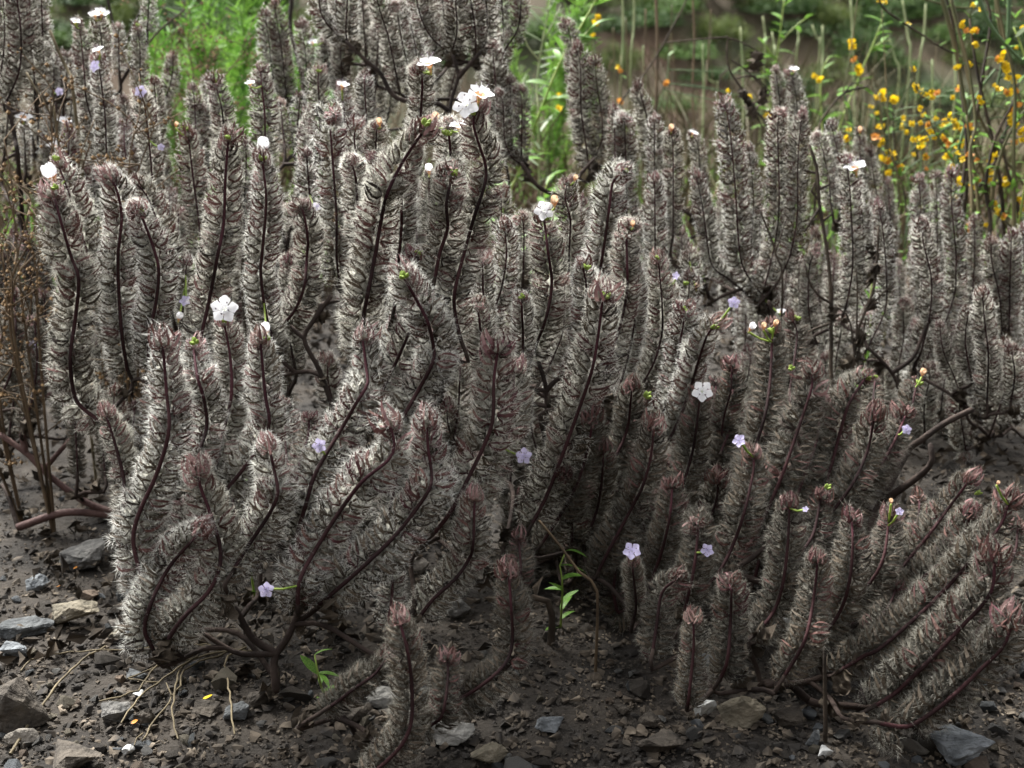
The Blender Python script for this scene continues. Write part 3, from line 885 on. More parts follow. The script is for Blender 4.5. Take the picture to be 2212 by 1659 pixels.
    for i in np.where(single)[0]:
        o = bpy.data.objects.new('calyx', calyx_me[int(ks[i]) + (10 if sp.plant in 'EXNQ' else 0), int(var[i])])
        o.parent = ax; o.matrix_local = Matrix(Ms[i].tolist()); C.objects.link(o)
    rest = np.where(~single)[0]
    if len(rest):
        VV, FF, MM, off = [], [], [], 0
        for i in rest:
            V, F, mi, _ = (CALL if rows[i] or lod == 2 else CALY)[var[i]]
            VV.append(V @ Ms[i, :3, :3].T + Ms[i, :3, 3]); FF.append(F + off); off += len(V)
            MM.append(np.where(mi == 0, ks[i], 5))
        mobj('calyx_mass', tri_mesh('calyx_mass', np.vstack(VV), np.vstack(FF), [M['cal0'], M['cal1'], M['cal2'], M['cal3_shade' if sp.plant in 'EXNQ' else 'cal3'], M['blk'], M['caps_shade' if sp.plant in 'EXNQ' else 'caps']], np.concatenate(MM)), ax, kind='stuff')
    # hairs on calyces and along the stem
    HH = []
    for i in range(len(Ms)):
        h = HB[lod][int(rng.integers(0, 8))].reshape(-1, 3)
        if rows[i] == 2: h = h[:len(h) // 6 * 3]
        if i >= len(Ms) - tipn: h = h[:len(h) // 9 * 3]
        HH.append(h @ Ms[i, :3, :3].T + Ms[i, :3, 3])
    nst = int(L / .002 * (7 if lod == 0 else 4))
    q = rng.integers(0, n, nst); a = np.where(rng.random(nst) < .5, rng.normal(.25, .5, nst), math.pi - rng.normal(.25, .5, nst))
    dirn = np.cos(a)[:, None] * Ld[q] + np.sin(a)[:, None] * Vd[q]
    o = c[q] + T[q] * rng.uniform(-.001, .001, (nst, 1)) - base
    ln_ = rng.uniform(.0007, .0019, (nst, 1))
    sw = T[q] * (.00006 if lod == 0 else .0001)
    dd = norm(dirn + rng.normal(size=(nst, 3)) * .25)
    HH.append(np.stack([o - sw, o + sw, o + dd * (ln_ + .0009)], 1).reshape(-1, 3))
    V = np.vstack(HH)
    mobj('hair', tri_mesh('hair', V, np.arange(len(V)).reshape(-1, 3), M[('hair', 'hair2', 'hair', 'hair3', 'hair2')[int(rng.integers(0, 5))] if sp.plant not in 'EXNQ' else 'hair_shade']), ax, kind='stuff')

for sp in spikes: build_spike(sp)

# branches: traced forks first, then one from the plant's foot up to every spike
leafv = []
def crumpled(seed, s=1.0):
    r = np.random.default_rng(seed)
    nx, ny = 9, 6
    V = []
    for i in range(nx):
        for j in range(ny):
            x = i / (nx - 1); y = (j / (ny - 1) - .5)
            w = .62 * math.sin(math.pi * (.08 + .88 * x)) * (1 + .25 * math.sin(9 * x + seed))
            c = 1.6 * mnoise.noise((x * 4 + seed, y * 4, 0)); c2 = 1.6 * mnoise.noise((x * 5, y * 5 + seed, 3))
            V.append((x * .9 + .12 * c, y * w * 1.3 + .12 * c2, .35 * c2 + .9 * y * y + .35 * math.sin(2.6 * x) * c))
    F = []
    for i in range(nx - 1):
        for j in range(ny - 1):
            a = i * ny + j; F += [[a, a + ny, a + ny + 1], [a, a + ny + 1, a + 1]]
    return tri_mesh('withered_leaf', np.array(V) * s, np.array(F), M['wleaf'], smooth=True)
WL = [crumpled(3 * i + 1) for i in range(7)]
def add_leaf(root, p, s, base):
    o = bpy.data.objects.new('withered_leaf', random.choice(WL))
    o.parent = root; o.location = Vector(p - base); o.scale = (s, s, s)
    o.rotation_euler = (random.uniform(-2, 2), random.uniform(-1, 1.6), random.uniform(0, 6.28))
    C.objects.link(o)

def near_node(nodes, b, drop=.004):
    q = np.array(nodes); dv = b - q
    cost = np.linalg.norm(dv, axis=1) + 3 * np.maximum(0, q[:, 2] + drop - b[2])
    return q[int(cost.argmin())]
for k, root in plant_obj.items():
    base = plant_base[k]
    foot = base - np.array([0, 0, .006])
    nodes = [foot, base + [0, 0, .004]]
    for d, rs, px in brpx.get(k, []):
        p3 = np.array([P(x, y, d) for x, y in px])
        p3[:, 2] = np.maximum(p3[:, 2], .006)
        q = near_node(nodes, p3[0], -.01)
        if np.linalg.norm(q - p3[0]) < .03: p3[0] = q
        else: p3 = np.vstack([q, q * .5 + p3[0] * .5 + [0, 0, -.008 if q[2] > .03 else .006], p3])
        c, L = spline(p3, .004)
        V, F = tube(c, .0016 * rs, .00105 * rs, 7)
        mobj('branch', tri_mesh('branch', V - base, F, M['redbranch' if k == 'Q' else 'branch'], smooth=True), root)
        nodes += list(c[::2])
    grp = sorted([s for s in spikes if s.plant == k], key=lambda s: np.linalg.norm(s.bot - base))
    for sp in grp:
        b = sp.bot; t = sp.T[0]
        q = near_node(nodes, b)
        D = np.linalg.norm(q - b)
        m1 = q + (b - q) * .35 + np.array([0, 0, .10 * D if q[2] < .02 else -.05 * D]) + rng.normal(size=3) * .03 * D
        m2 = b - t * .33 * D + rng.normal(size=3) * .02 * D
        for m_ in (m1, m2): m_[2] = max(m_[2], .008)
        pts = [q, m1, m2, b, b + t * .003] if D > .012 else [q, b, b + t * .003]
        c, L = spline(np.array(pts), .005)
        V, F = tube(c, .0012 + .004 * D, .00102, 6)
        mobj('branch', tri_mesh('branch', V - base, F, M['branch'], smooth=True), root)
        nodes += list(c[:-2:2])
        for _ in range(2):
            q = c[int(rng.integers(0, len(c)))]
            if rng.random() < .7: add_leaf(root, q, random.uniform(.006, .014), base)
    for _ in range(8):
        q = base + np.array([random.gauss(0, .035), random.gauss(.01, .03), 0]); q[2] = hh(q[0], q[1]) + .003
        add_leaf(root, q, random.uniform(.006, .013), base)

# ------------------------------------------------------------------ flowers and buds
def flower_mesh(kind, seed):
    r = np.random.default_rng(seed)
    Vs, mi = [], []
    closed = kind in 'py'
    pet = {'o': 0, 'u': 0, 'l': 0, 'p': 0, 'y': 0}[kind]
    cup = {'o': .28, 'u': .55, 'l': .3, 'p': 1.5, 'y': 1.7}[kind]
    for i in range(5):
        a0 = i * 2 * math.pi / 5 + r.uniform(-.08, .08)
        nu, nv = 5, 5
        V = []
        for p in range(nu):
            t = p / (nu - 1)
            rad = .12 + .88 * t
            if closed: rad = .14 + .34 * math.sin(1.9 * t)
            wid = .08 + .33 * math.sin(math.pi * min(1, .02 + .64 * t)) ** 1.4 if not closed else .22 + .16 * math.sin(3 * t)
            if t > .99: wid *= .80
            z = cup * (t ** 1.3) * (.55 if not closed else .62) - (.10 * t ** 3 if not closed else 0) + r.uniform(-.02, .02)
            for q in range(nv):
                s = (q / (nv - 1) - .5) * 2
                edge = 1 - .34 * s * s * max(0, t - .3)
                rr = rad * edge
                x, y = rr * math.cos(a0) - s * wid * math.sin(a0), rr * math.sin(a0) + s * wid * math.cos(a0)
                V.append((x, y, z + .10 * s * s * t + .03 * r.normal() * t))
        F = []
        for p in range(nu - 1):
            for q in range(nv - 1):
                a = p * nv + q; F += [[a, a + nv, a + nv + 1], [a, a + nv + 1, a + 1]]
                mi += [(1 if p == 0 or (kind == 'y' and p < 2) else 0)] * 2
        Vs.append((np.array(V), np.array(F)))
    # throat cup, stalk, stamens
    c, F = tube(np.array([[0, 0, -.9], [0, 0, -.45], [0, 0, -.15], [0, 0, .06]]), np.array([.07, .10, .24, .34]), None, 8, cap=False)
    Vs.append((c, F)); mi += [2] * 16 + [1] * 0
    mi += [1] * (len(F) - 16)
    if not closed:
        for i in range(5):
            a = i * 1.2566 + .6
            e = np.array([.45 * math.cos(a), .45 * math.sin(a), .75])
            V, F = tube(np.array([[0, 0, 0], e * [.5, .5, .6], e]), .022, .016, 4)
            Vs.append((V, F)); mi += [0] * len(F)
            V, F = tube(np.array([e - [.05, 0, 0], e, e + [.05, 0, 0.02]]), .045, .04, 4)
            Vs.append((V, F)); mi += [3] * len(F)
    V, F = joinvf(Vs)
    m0 = {'o': 'petal', 'u': 'petal', 'l': 'petall', 'p': 'petal', 'y': 'orange'}[kind]
    return tri_mesh('flower', V, F, [M[m0], M['throat'] if kind in 'uyp' else M['petal' if kind == 'o' else 'petall'], M['bud'], M['anther']], np.array(mi), smooth=True)
FM = {(k, i): flower_mesh(k, 50 + i) for k in 'oulpy' for i in range(3)}

tips = np.array([[s.px[-1][0], s.px[-1][1]] for s in spikes if not s.fill]); tsp = [s for s in spikes if not s.fill]
def face_rot(v, spin):
    q = Vector(v).to_track_quat('Z', 'Y')
    return q.to_matrix().to_4x4() @ Matrix.Rotation(spin, 4, 'Z')
for i, it in enumerate(FL.split()):
    x, y, w, k = it.split(','); x, y, w = float(x), float(y), float(w)
    # nearest spike, measured to its whole stem
    best, bd, bi = None, 1e9, 0
    for s in tsp:
        px = np.array(s.px); dd = np.hypot(px[:, 0] - x, px[:, 1] - y)
        j = int(dd.argmin()); val = dd[j] + (0 if j == len(px) - 1 else 14)
        if val < bd: best, bd, bi = s, val, j
    s = best
    d = s.d - (.012 if bi == len(s.px) - 1 else .5 * s.R + .006)
    loc = P(x, y, d)
    size = w / 2 * d / FPX * (1.42 if k in 'ou' else 1.2 if k == 'l' else 1.8 if k == 'p' else 1.35)
    if k == 'o': f = (random.uniform(-.3, .2), -1, .45)
    elif k == 'l': f = (random.uniform(-.6, .6), -.8, random.uniform(.1, .7))
    else: f = (random.uniform(-.35, .45), random.uniform(-.5, -.2), 1)
    m = face_rot(f, random.uniform(0, 6)) @ Matrix.Scale(size, 4)
    m.translation = Vector(loc - plant_base[s.plant])
    o = mobj('flower', FM[k, i % 3], s.obj); o.matrix_local = m
    o['label'] = {'o': 'open white five petalled flower', 'u': 'upturned white flower', 'l': 'pale lilac flower', 'p': 'half closed pinkish white flower', 'y': 'faded orange flower'}[k]
    # a stalk from the flower down to the stem so that nothing floats
    a = s.c[int(np.argmin(np.linalg.norm(s.c - loc, axis=1)))]
    back = loc - np.array(Vector(f).normalized()) * size * .7
    V, F = tube(np.array([a, (a + back) / 2 - [0, 0, .001], back]), .0005, .0006, 5)
    mobj('flower_stalk', tri_mesh('flower_stalk', V - plant_base[s.plant], F, M['bud'], smooth=True), s.obj)

def bud_mesh(seed):
    r = np.random.default_rng(seed); Vs = []
    for i in range(6):
        a = norm(np.array([r.normal() * .5, r.normal() * .5, 1.0]))
        b = np.array([r.normal() * .3, r.normal() * .3, 0])
        p = np.array([b, b + a * .45, b + a * .9, b + a * 1.15])
        V, F = tube(p, np.array([.16, .34, .26, .05]), None, 6)
        Vs.append((V, F))
    V, F = joinvf(Vs)
    return tri_mesh('bud', V, F, M['bud'], smooth=True)
BM = [bud_mesh(80 + i) for i in range(4)]
for i, it in enumerate(BUDS.split()):
    x, y = map(float, it.split(','))
    j = int(np.hypot(tips[:, 0] - x, tips[:, 1] - y).argmin()); s = tsp[j]
    loc = P(x, y, s.d - .004)
    q = s.tip + np.clip(loc - s.tip, -.008, .008)
    sz = .0026 * (s.R / .0115) ** .5 * random.uniform(.8, 1.2)
    m = face_rot((random.uniform(-.5, .5), -.4, 1), 0) @ Matrix.Scale(sz, 4); m.translation = Vector(q - plant_base[s.plant])
    o = mobj('bud', BM[i % 4], s.obj); o.matrix_local = m; o['label'] = 'lime green bud cluster'
print('spikes', len(spikes), 'calyx', cal_count)
# ------------------------------------------------------------------ other plants
def pl(s, d):
    return np.array([P(*map(float, q.split(',')), d) for q in s.split()])

def stalk(root, name, pts, r0, r1, m, base, ns=6, step=.008):
    c, L = spline(pts, step)
    V, F = tube(c, r0, r1, ns)
    o = mobj(name, tri_mesh(name, V - base, F, M[m], smooth=True), root)
    return o, c

def leaf_blade(name, length, width, m, fold=.25, droop=.3):
    V, F = [], []
    n = 6
    for i in range(n):
        t = i / (n - 1); w = width / 2 * math.sin(math.pi * min(1, .10 + .88 * t)) ** .8
        if i == n - 1: w = width * .02
        z = -droop * length * t * t
        V += [(length * t, -w, z + fold * w), (length * t, 0, z), (length * t, w, z + fold * w)]
    for i in range(n - 1):
        a = i * 3
        F += [[a, a + 3, a + 4], [a, a + 4, a + 1], [a + 1, a + 4, a + 5], [a + 1, a + 5, a + 2]]
    return tri_mesh(name, np.array(V), np.array(F), M[m], smooth=True)

def place(o, loc, xdir, roll=0.0, s=1.0):
    X = Vector(xdir).normalized(); up = Vector((0, 0, 1))
    if abs(X.dot(up)) > .95: up = Vector((0, 1, 0))
    Y = up.cross(X).normalized(); Z = X.cross(Y)
    m = Matrix((X, Y, Z)).transposed().to_4x4() @ Matrix.Rotation(roll, 4, 'X') @ Matrix.Scale(s, 4)
    m.translation = Vector(loc)
    o.matrix_local = m

def ground_under(p):
    return np.array([p[0], p[1], hh(p[0], p[1])])

# --- leafy bright green stem in the middle
LB = [leaf_blade('leaf', 1, .34, 'brightleaf', droop=d) for d in (.1, .35, .6)]
LG = [leaf_blade('leaf', 1, .14, 'greyleaf', droop=d) for d in (.02, .12)]
def leafy_weed(label, main, d, n, llen, seed, mstem='lstem', sides=(), r=.0016, leaves=LB, top=.0, group=None, lo=.25):
    r_ = random.Random(seed)
    pts = pl(main, d)
    foot = ground_under(pts[0] + np.array([0, .02, 0]))
    base = foot
    root = empty('leafy_weed', foot, label, 'weed', group)
    pts = np.vstack([foot - [0, 0, .01], pts])
    o, c = stalk(root, 'stem', pts, r, r * .5, mstem, base)
    lines = [c[int(len(c) * lo):]]
    for s in sides:
        q = pl(s, d); _, cc = stalk(root, 'side_stem', q, r * .6, r * .35, mstem, base); lines.append(cc)
    tot = sum(len(q) for q in lines)
    for ln in lines:
        k = max(2, int(n * len(ln) / tot))
        for i in range(k):
            q = ln[min(len(ln) - 1, int((i + r_.random()) / k * len(ln)))]
            a = r_.uniform(0, 6.28)
            o = bpy.data.objects.new('leaf', r_.choice(leaves)); o.parent = root; C.objects.link(o)
            place(o, q - base, (math.cos(a), math.sin(a) * .8, r_.uniform(.1, .9)), r_.uniform(-.5, .5), llen * r_.uniform(.65, 1.15))
    return root

leafy_weed('bright green leafy weed with a lime stem between the fuzzy plants', '1095,470 1120,372 1142,310 1168,238 1212,130 1258,52 1292,-10 1310,-60', 1.10, 46, .024, 1,
           sides=('1168,238 1185,215 1205,212 1225,222', '1142,310 1160,330 1190,332', '1212,130 1240,100 1275,62', '1120,372 1110,330 1104,280 1112,235'))
leafy_weed('slender grey green leaved weed behind the lime stemmed weed', '1165,300 1160,190 1172,90 1190,0 1196,-50', 1.18, 34, .034, 2, mstem='gstem', leaves=LG,
           sides=('1172,90 1195,50 1212,10', '1165,130 1140,100 1128,60'))
leafy_weed('light green leafy weed standing behind the withered black weed', '1660,330 1665,200 1680,110 1690,30 1694,0', 1.55, 40, .022, 3,
           sides=('1675,130 1650,95 1640,80', '1682,95 1715,60 1740,40', '1668,180 1640,150 1620,145', '1665,240 1655,205 1660,190'))
leafy_weed('green sprig with paired leaves beside the brown deerweed stem', '1800,330 1850,180 1880,110 1900,60 1908,32', 1.4, 22, .026, 4,
           sides=('1850,180 1870,190 1885,205', '1880,110 1905,90 1925,88'))
leafy_weed('small green leafy weed above the fuzzy plants by the brown stem', '1775,330 1772,200 1778,150 1790,125', 1.5, 18, .022, 5)
leafy_weed('broad grey leaved twig hanging among the deerweed', '2240,230 2222,150 2205,95 2190,60', 1.0, 5, .030, 6, leaves=[leaf_blade('leaf', 1, .5, 'greyleaf', droop=.1)])
leafy_weed('yellow green leafy weed under the yellow flowers', '2040,420 2050,330 2075,260 2085,215', 1.5, 30, .020, 7, sides=('2050,330 2080,300 2110,290', '2060,300 2030,270 2020,240'))
leafy_weed('low green weed tucked under the forked fuzzy plant', '1180,470 1175,420 1190,380', 1.15, 16, .026, 8, r=.0012)
leafy_weed('tiny green weed on the soil under the front plant', '690,1470 685,1440 680,1415', .60, 10, .012, 9, r=.0008, lo=.1)
leafy_weed('little green sprout behind the grey stone in the dark gap', '520,1080 522,1050 515,1020', .68, 8, .016, 10, r=.0008, lo=.1)
leafy_weed('green weed in the shade beside the dead black stalks', '1880,700 1878,660 1885,600', .92, 10, .016, 11, r=.001)
leafy_weed('low dark green weed on the soil between front and slanting plant', '1215,1260 1208,1230 1222,1190', .66, 10, .014, 12, r=.0008, lo=.1)

# --- feathery bright green shrubs upper left
def feathery(label, x, d, y0, ytop, n, seed, spread):
    r_ = random.Random(seed); rr = np.random.default_rng(seed)
    b0 = P(x, y0, d); foot = ground_under(b0)
    root = empty('feathery_shrub', foot, label, 'shrub', 'feathery green shrubs behind the fuzzy plants')
    Vs = []
    for i in range(n):
        xt = x + r_.uniform(-spread, spread); yt = ytop + r_.uniform(-60, 120)
        pts = np.array([foot - [0, 0, .01], P(x + (xt - x) * .4, (y0 + yt) / 2 + 60, d + r_.uniform(-.05, .08)), P(xt + r_.uniform(-10, 10), (y0 * .3 + yt * .7), d), P(xt, yt, d + r_.uniform(-.05, .05))])
        o, c = stalk(root, 'stem', pts, .0016, .0008, 'wstemg', foot, ns=5)
        c = c[len(c) // 3:]
        m = 240
        q = c[rr.integers(0, len(c), m)] + rr.normal(size=(m, 3)) * .003
        dv = norm(np.stack([rr.normal(size=m), rr.normal(size=m), rr.uniform(.2, 1.6, m)], -1))
        L = rr.uniform(.012, .026, (m, 1)); s = norm(np.cross(dv, rr.normal(size=(m, 3)))) * .0011
        V = np.stack([q - s, q + s, q + dv * L + s * .5, q + dv * L - s * .5], 1).reshape(-1, 3) - foot
        k = np.arange(m)[:, None] * 4
        F = np.concatenate([k + [[0, 1, 2]], k + [[0, 2, 3]]])
        Vs.append((V, F))
    V, F = joinvf(Vs)
    mobj('foliage', tri_mesh('foliage', V, F, M['feather']), root)
feathery('feathery bright green shrub behind the brown dry brush', 470, 1.45, 300, 40, 11, 1, 110)
feathery('smaller feathery green shrub between brown brush and slim fuzzy spikes', 545, 1.6, 300, -10, 8, 2, 70)
feathery('feathery green shrub behind the white flowered fuzzy plant', 390, 1.7, 320, 60, 8, 3, 70)
feathery('green feathery shrub glimpsed beside the tallest fuzzy plant', 665, 1.5, 320, 120, 6, 4, 60)
feathery('feathery green shrub rising behind the fuzzy plant of forked spikes', 1180, 1.75, 420, 60, 7, 5, 90)

# --- dry brown weeds with seed heads
def seedheads(pts, s0, rr):
    a = np.array([[0, 0, 1], [1, 0, 0], [0, 1, 0], [-1, 0, 0], [0, -1, 0], [0, 0, -1.0]])
    f = np.array([[0, 1, 2], [0, 2, 3], [0, 3, 4], [0, 4, 1], [5, 2, 1], [5, 3, 2], [5, 4, 3], [5, 1, 4]])
    return [(p + a * s0 * rr.uniform(.6, 1.3) * rr.uniform(.8, 1.2, (6, 3)), f) for p in pts]
def dry_weed(label, stems, d, seed, nb=9, blen=.05, ns=5, s0=.0014, m='brush', r=.0009):
    rr = np.random.default_rng(seed)
    first = pl(stems[0], d)
    foot = ground_under(first[0])
    root = empty('dry_weed', foot, label, 'dry weed')
    heads = []
    for st in stems:
        q = pl(st, d) + rr.normal(size=3) * .01
        o, c = stalk(root, 'stem', np.vstack([foot - [0, 0, .01], q]), r * 1.3, r * .5, m, foot, ns=5)
        c = c[len(c) // 4:]
        for i in range(nb):
            p = c[int(rr.integers(0, len(c)))]
            dv = norm(np.array([rr.normal(), rr.normal() * .7, rr.uniform(.3, 1.3)]))
            L = blen * rr.uniform(.4, 1.2)
            e = p + dv * L; mid = (p + e) / 2 + rr.normal(size=3) * .004
            o2, cc = stalk(root, 'twig', np.array([p, mid, e]), r * .5, r * .3, m, foot, ns=4)
            k = int(rr.integers(ns, ns * 2))
            heads += seedheads(cc[rr.integers(len(cc) // 3, len(cc), k)] + rr.normal(size=(k, 3)) * .0035, s0, rr)
    V, F = joinvf(heads)
    mobj('seed_head', tri_mesh('seed_head', V - foot, F, M['seed']), root, kind='stuff')
dry_weed('brown dry weed covered in tiny seed heads beside the white and pink flowers', ['60,700 70,520 90,360 110,250', '60,700 110,520 150,380 150,230', '60,700 40,500 30,380 15,300', '60,700 120,560 190,440 230,330'], .76, 1, nb=11)
dry_weed('brown dry weed with round seed heads in front of the lilac flowered spikes', ['250,560 270,440 300,340 330,260', '250,560 240,440 250,330 290,280', '250,560 300,450 350,370 380,300'], .77, 2, nb=11)
dry_weed('fine brown dry brush in front of the feathery green shrub', ['420,330 400,230 380,120 360,40', '420,330 440,230 470,150 520,90', '420,330 370,240 340,140 350,60', '420,330 450,260 440,140 420,50', '420,330 400,200 410,100 440,20'], 1.25, 3, nb=18, blen=.06, r=.0008)
dry_weed('sparse dry weed at the gravel edge beneath the pink flowered spike', ['20,900 40,760 60,640 90,520', '20,900 10,760 25,650 20,540', '20,900 80,780 110,700 120,620'], .80, 4, nb=8)
dry_weed('tangled brown dry brush behind the tallest fuzzy plant', ['700,380 690,230 680,120 660,20', '700,380 720,260 730,150 740,60'], 1.35, 5, nb=12, blen=.06)

# --- dead dark stalks
def dead(label, lines, d, r=.0013, m='dead', leaves=0, lsz=.014, seed=0, ground=True, name='dead_stalk'):
    random.seed(100 + seed)
    l0 = pl(lines[0], d)
    foot = ground_under(l0[0]) if ground else l0[0]
    root = empty(name, foot, label, 'dead plant')
    allc = []
    for i, s in enumerate(lines):
        q = pl(s, d)
        if i == 0 and ground: q = np.vstack([foot - [0, 0, .01], q])
        o, c = stalk(root, 'stem' if i == 0 else 'twig', q, r if i == 0 else r * .6, r * .7 if i == 0 else r * .4, m, foot)
        allc += list(c[len(c) // 3:])
    for _ in range(leaves):
        o = bpy.data.objects.new('withered_leaf', random.choice(WL)); o.parent = root; C.objects.link(o)
        s = lsz * random.uniform(.6, 1.3); o.scale = (s, s * .6, s); o.location = Vector(random.choice(allc) - foot)
        o.rotation_euler = (random.uniform(-2, 2), random.uniform(.5, 2.5), random.uniform(0, 6.28))
    return root
dead('withered black weed with crumpled leaves and a long level twig', ['1660,330 1632,240 1608,200 1578,155 1570,120 1572,80', '1572,80 1520,84 1475,88 1440,92', '1572,82 1605,92 1640,112', '1590,170 1630,165 1668,207 1690,240', '1572,150 1555,170 1560,250 1585,330', '1608,200 1640,260 1648,290 1635,317', '1580,130 1610,150 1650,190'], 1.10, leaves=11, lsz=.016, seed=1)
dead('upright black dead stalk with curled tendrils in front of the upright spikes', ['1796,860 1795,813 1795,653 1788,553 1770,440 1765,367 1748,313', '1768,410 1790,400 1800,385 1790,380', '1766,430 1755,420 1752,400 1760,395', '1775,480 1795,470 1800,450 1790,430', '1770,450 1750,480 1738,500', '1795,655 1770,640 1748,610 1740,570', '1790,700 1740,720 1700,760'], .83, r=.0017, seed=2)
dead('black dead weed hung with crumpled black leaves beside the upright dead stalk', ['1842,880 1842,803 1852,720 1868,676 1888,620 1895,553 1898,490', '1868,676 1900,640 1935,610', '1845,760 1838,700 1830,680 1806,662', '1850,725 1852,640 1850,580', '1846,790 1865,720 1870,690'], .82, r=.0013, leaves=13, lsz=.011, seed=3)
dead('thin black forked twig leaning in front of the upright fuzzy spikes', ['1690,640 1675,547 1660,500 1642,457', '1675,547 1690,500 1700,470'], .84, r=.0011, seed=4)
dead('tall brown dead stem behind the slim pale spikes', ['1410,420 1417,233 1420,100 1417,0 1414,-60'], 1.35, r=.0024, m='brush', seed=5)
dead('slanting dark twig crossing the brown dead stems', ['1300,330 1337,227 1404,143 1470,27 1490,-20'], 1.25, r=.0012, seed=6)
dead('leaning dark stem behind the white flowered fuzzy plant', ['270,330 260,187 253,100 233,0 225,-60', '256,120 285,60 310,10', '258,150 300,120 340,70 400,20'], 1.1, r=.0018, seed=7)
dead('dark thick dead stem beside the slim fuzzy spikes', ['662,300 653,167 627,67 630,0 628,-60'], 1.2, r=.0030, seed=8)
dead('dark twig branching beside the brown deerweed stem', ['1768,330 1768,277 1788,240 1825,200 1875,187', '1825,200 1840,180 1862,178'], 1.15, r=.0014, leaves=3, lsz=.012, seed=9)
dead('straight black bare stem standing between two long fuzzy spikes', ['525,640 531,530 547,450'], .72, r=.0013, seed=10)
dead('short dead stick standing upright on the soil in front of the slanting plant', ['1783,1590 1782,1500 1781,1400'], .575, r=.0013, seed=11)
dead('thin brown twig leaning across the dark gap behind the front plant', ['1290,1275 1262,1250 1210,1180 1165,1125'], .62, r=.0009, m='brush', seed=12)
dead('brown stem behind the lime stemmed weed', ['1500,330 1496,200 1500,80 1494,-40'], 1.5, r=.0018, m='brush', seed=13)
dead('dark leaning stick lying in the dark gap beside the front plant', ['1190,1310 1150,1290'], .66, r=.0024, seed=14)
dead('tan dry grass blade leaning among the fuzzy spikes', ['165,260 150,160 133,127 108,66'], .84, r=.0015, m='straw', seed=15)
dead('pale broken grass blade leaning toward the brown dry weed', ['125,300 110,247 77,193 57,157'], .80, r=.0011, m='straw', seed=16)
for i, (xa, xb, yt) in enumerate([(1360, 1352, 40), (1388, 1395, 20), (1440, 1452, 10), (1462, 1450, 60), (1330, 1325, 60), (1520, 1536, 20), (1545, 1530, 110), (1310, 1322, 130)]):
    dead('thin brown weed stem standing in the background thicket', [f'{xa},420 {xa},250 {(xa+xb)/2},150 {xb},{yt}'], 1.5 + .05 * i, r=.0014, m='brush' if i % 2 else 'wstem', seed=20 + i)['group'] = 'thin weed stems in the background thicket'

# --- pale grass stalks in the background
for i, (x0, y0, x1, y1) in enumerate([(1604, 300, 1600, 60), (1772, 190, 1777, 56), (1770, 120, 1755, 55), (1845, 330, 1838, 0), (1942, 180, 1922, 84), (1965, 150, 1950, 0), (1985, 150, 2000, 10), (2062, 220, 2055, 30), (1720, 130, 1724, 60),
                                       (1652, 120, 1648, 36), (1672, 140, 1668, 70), (1516, 330, 1518, 96), (1388, 300, 1390, 100), (1340, 200, 1345, -20), (1550, 200, 1520, 160), (2010, 320, 2014, 130), (1948, 330, 1950, 250), (1362, 150, 1370, -30)]):
    d = 1.6 + .04 * (i % 5)
    q = np.array([P(x0, y0, d), P((x0 + x1) / 2 + 3, (y0 + y1) / 2, d), P(x1, y1, d)]); foot = ground_under(q[0])
    c, L = spline(np.vstack([foot - [0, 0, .01], q]), .01)
    V, F = tube(c, .0020, .0014, 6)
    put(mobj('grass_stalk', tri_mesh('grass_stalk', V - foot, F, M['gstem'], smooth=True), loc=foot), 'pale green grass stalk upright before the bushy hillside', 'grass stalk', 'pale grass stalks before the hillside')

# --- deerweed with yellow flowers
def yflower(seed, m):
    r = np.random.default_rng(seed); Vs = []
    for k, (a, up, l, w) in enumerate(((0, .9, 1.0, .95), (2.2, .2, .85, .5), (-2.2, .2, .85, .5), (3.14, -.1, .8, .45))):
        n = 4; V = []
        for i in range(n):
            t = i / (n - 1); ww = w * math.sin(math.pi * (.18 + .7 * t)) * .55
            p = np.array([math.cos(a) * l * t * .7, 0, up * t * t * .9]); p[1] = math.sin(a) * l * t * .7
            s = np.array([-math.sin(a), math.cos(a), 0]) * ww
            V += [p - s, p + s + [0, 0, .12 * t]]
        F = []
        for i in range(n - 1): F += [[2 * i, 2 * i + 2, 2 * i + 3], [2 * i, 2 * i + 3, 2 * i + 1]]
        Vs.append((np.array(V), np.array(F)))
    V, F = tube(np.array([[0, 0, -.6], [0, 0, -.2], [0, 0, .1]]), .16, .30, 5)
    Vs.append((V, F))
    V, F = joinvf(Vs)
    return tri_mesh('flower', V, F, M[m], smooth=True)
YF = [yflower(1, 'yellow'), yflower(2, 'yellow'), yflower(3, 'yellow'), yflower(5, 'yellow'), yflower(6, 'yellow'), yflower(4, 'yorange')]
SM = leaf_blade('leaflet', 1, .35, 'brightleaf')
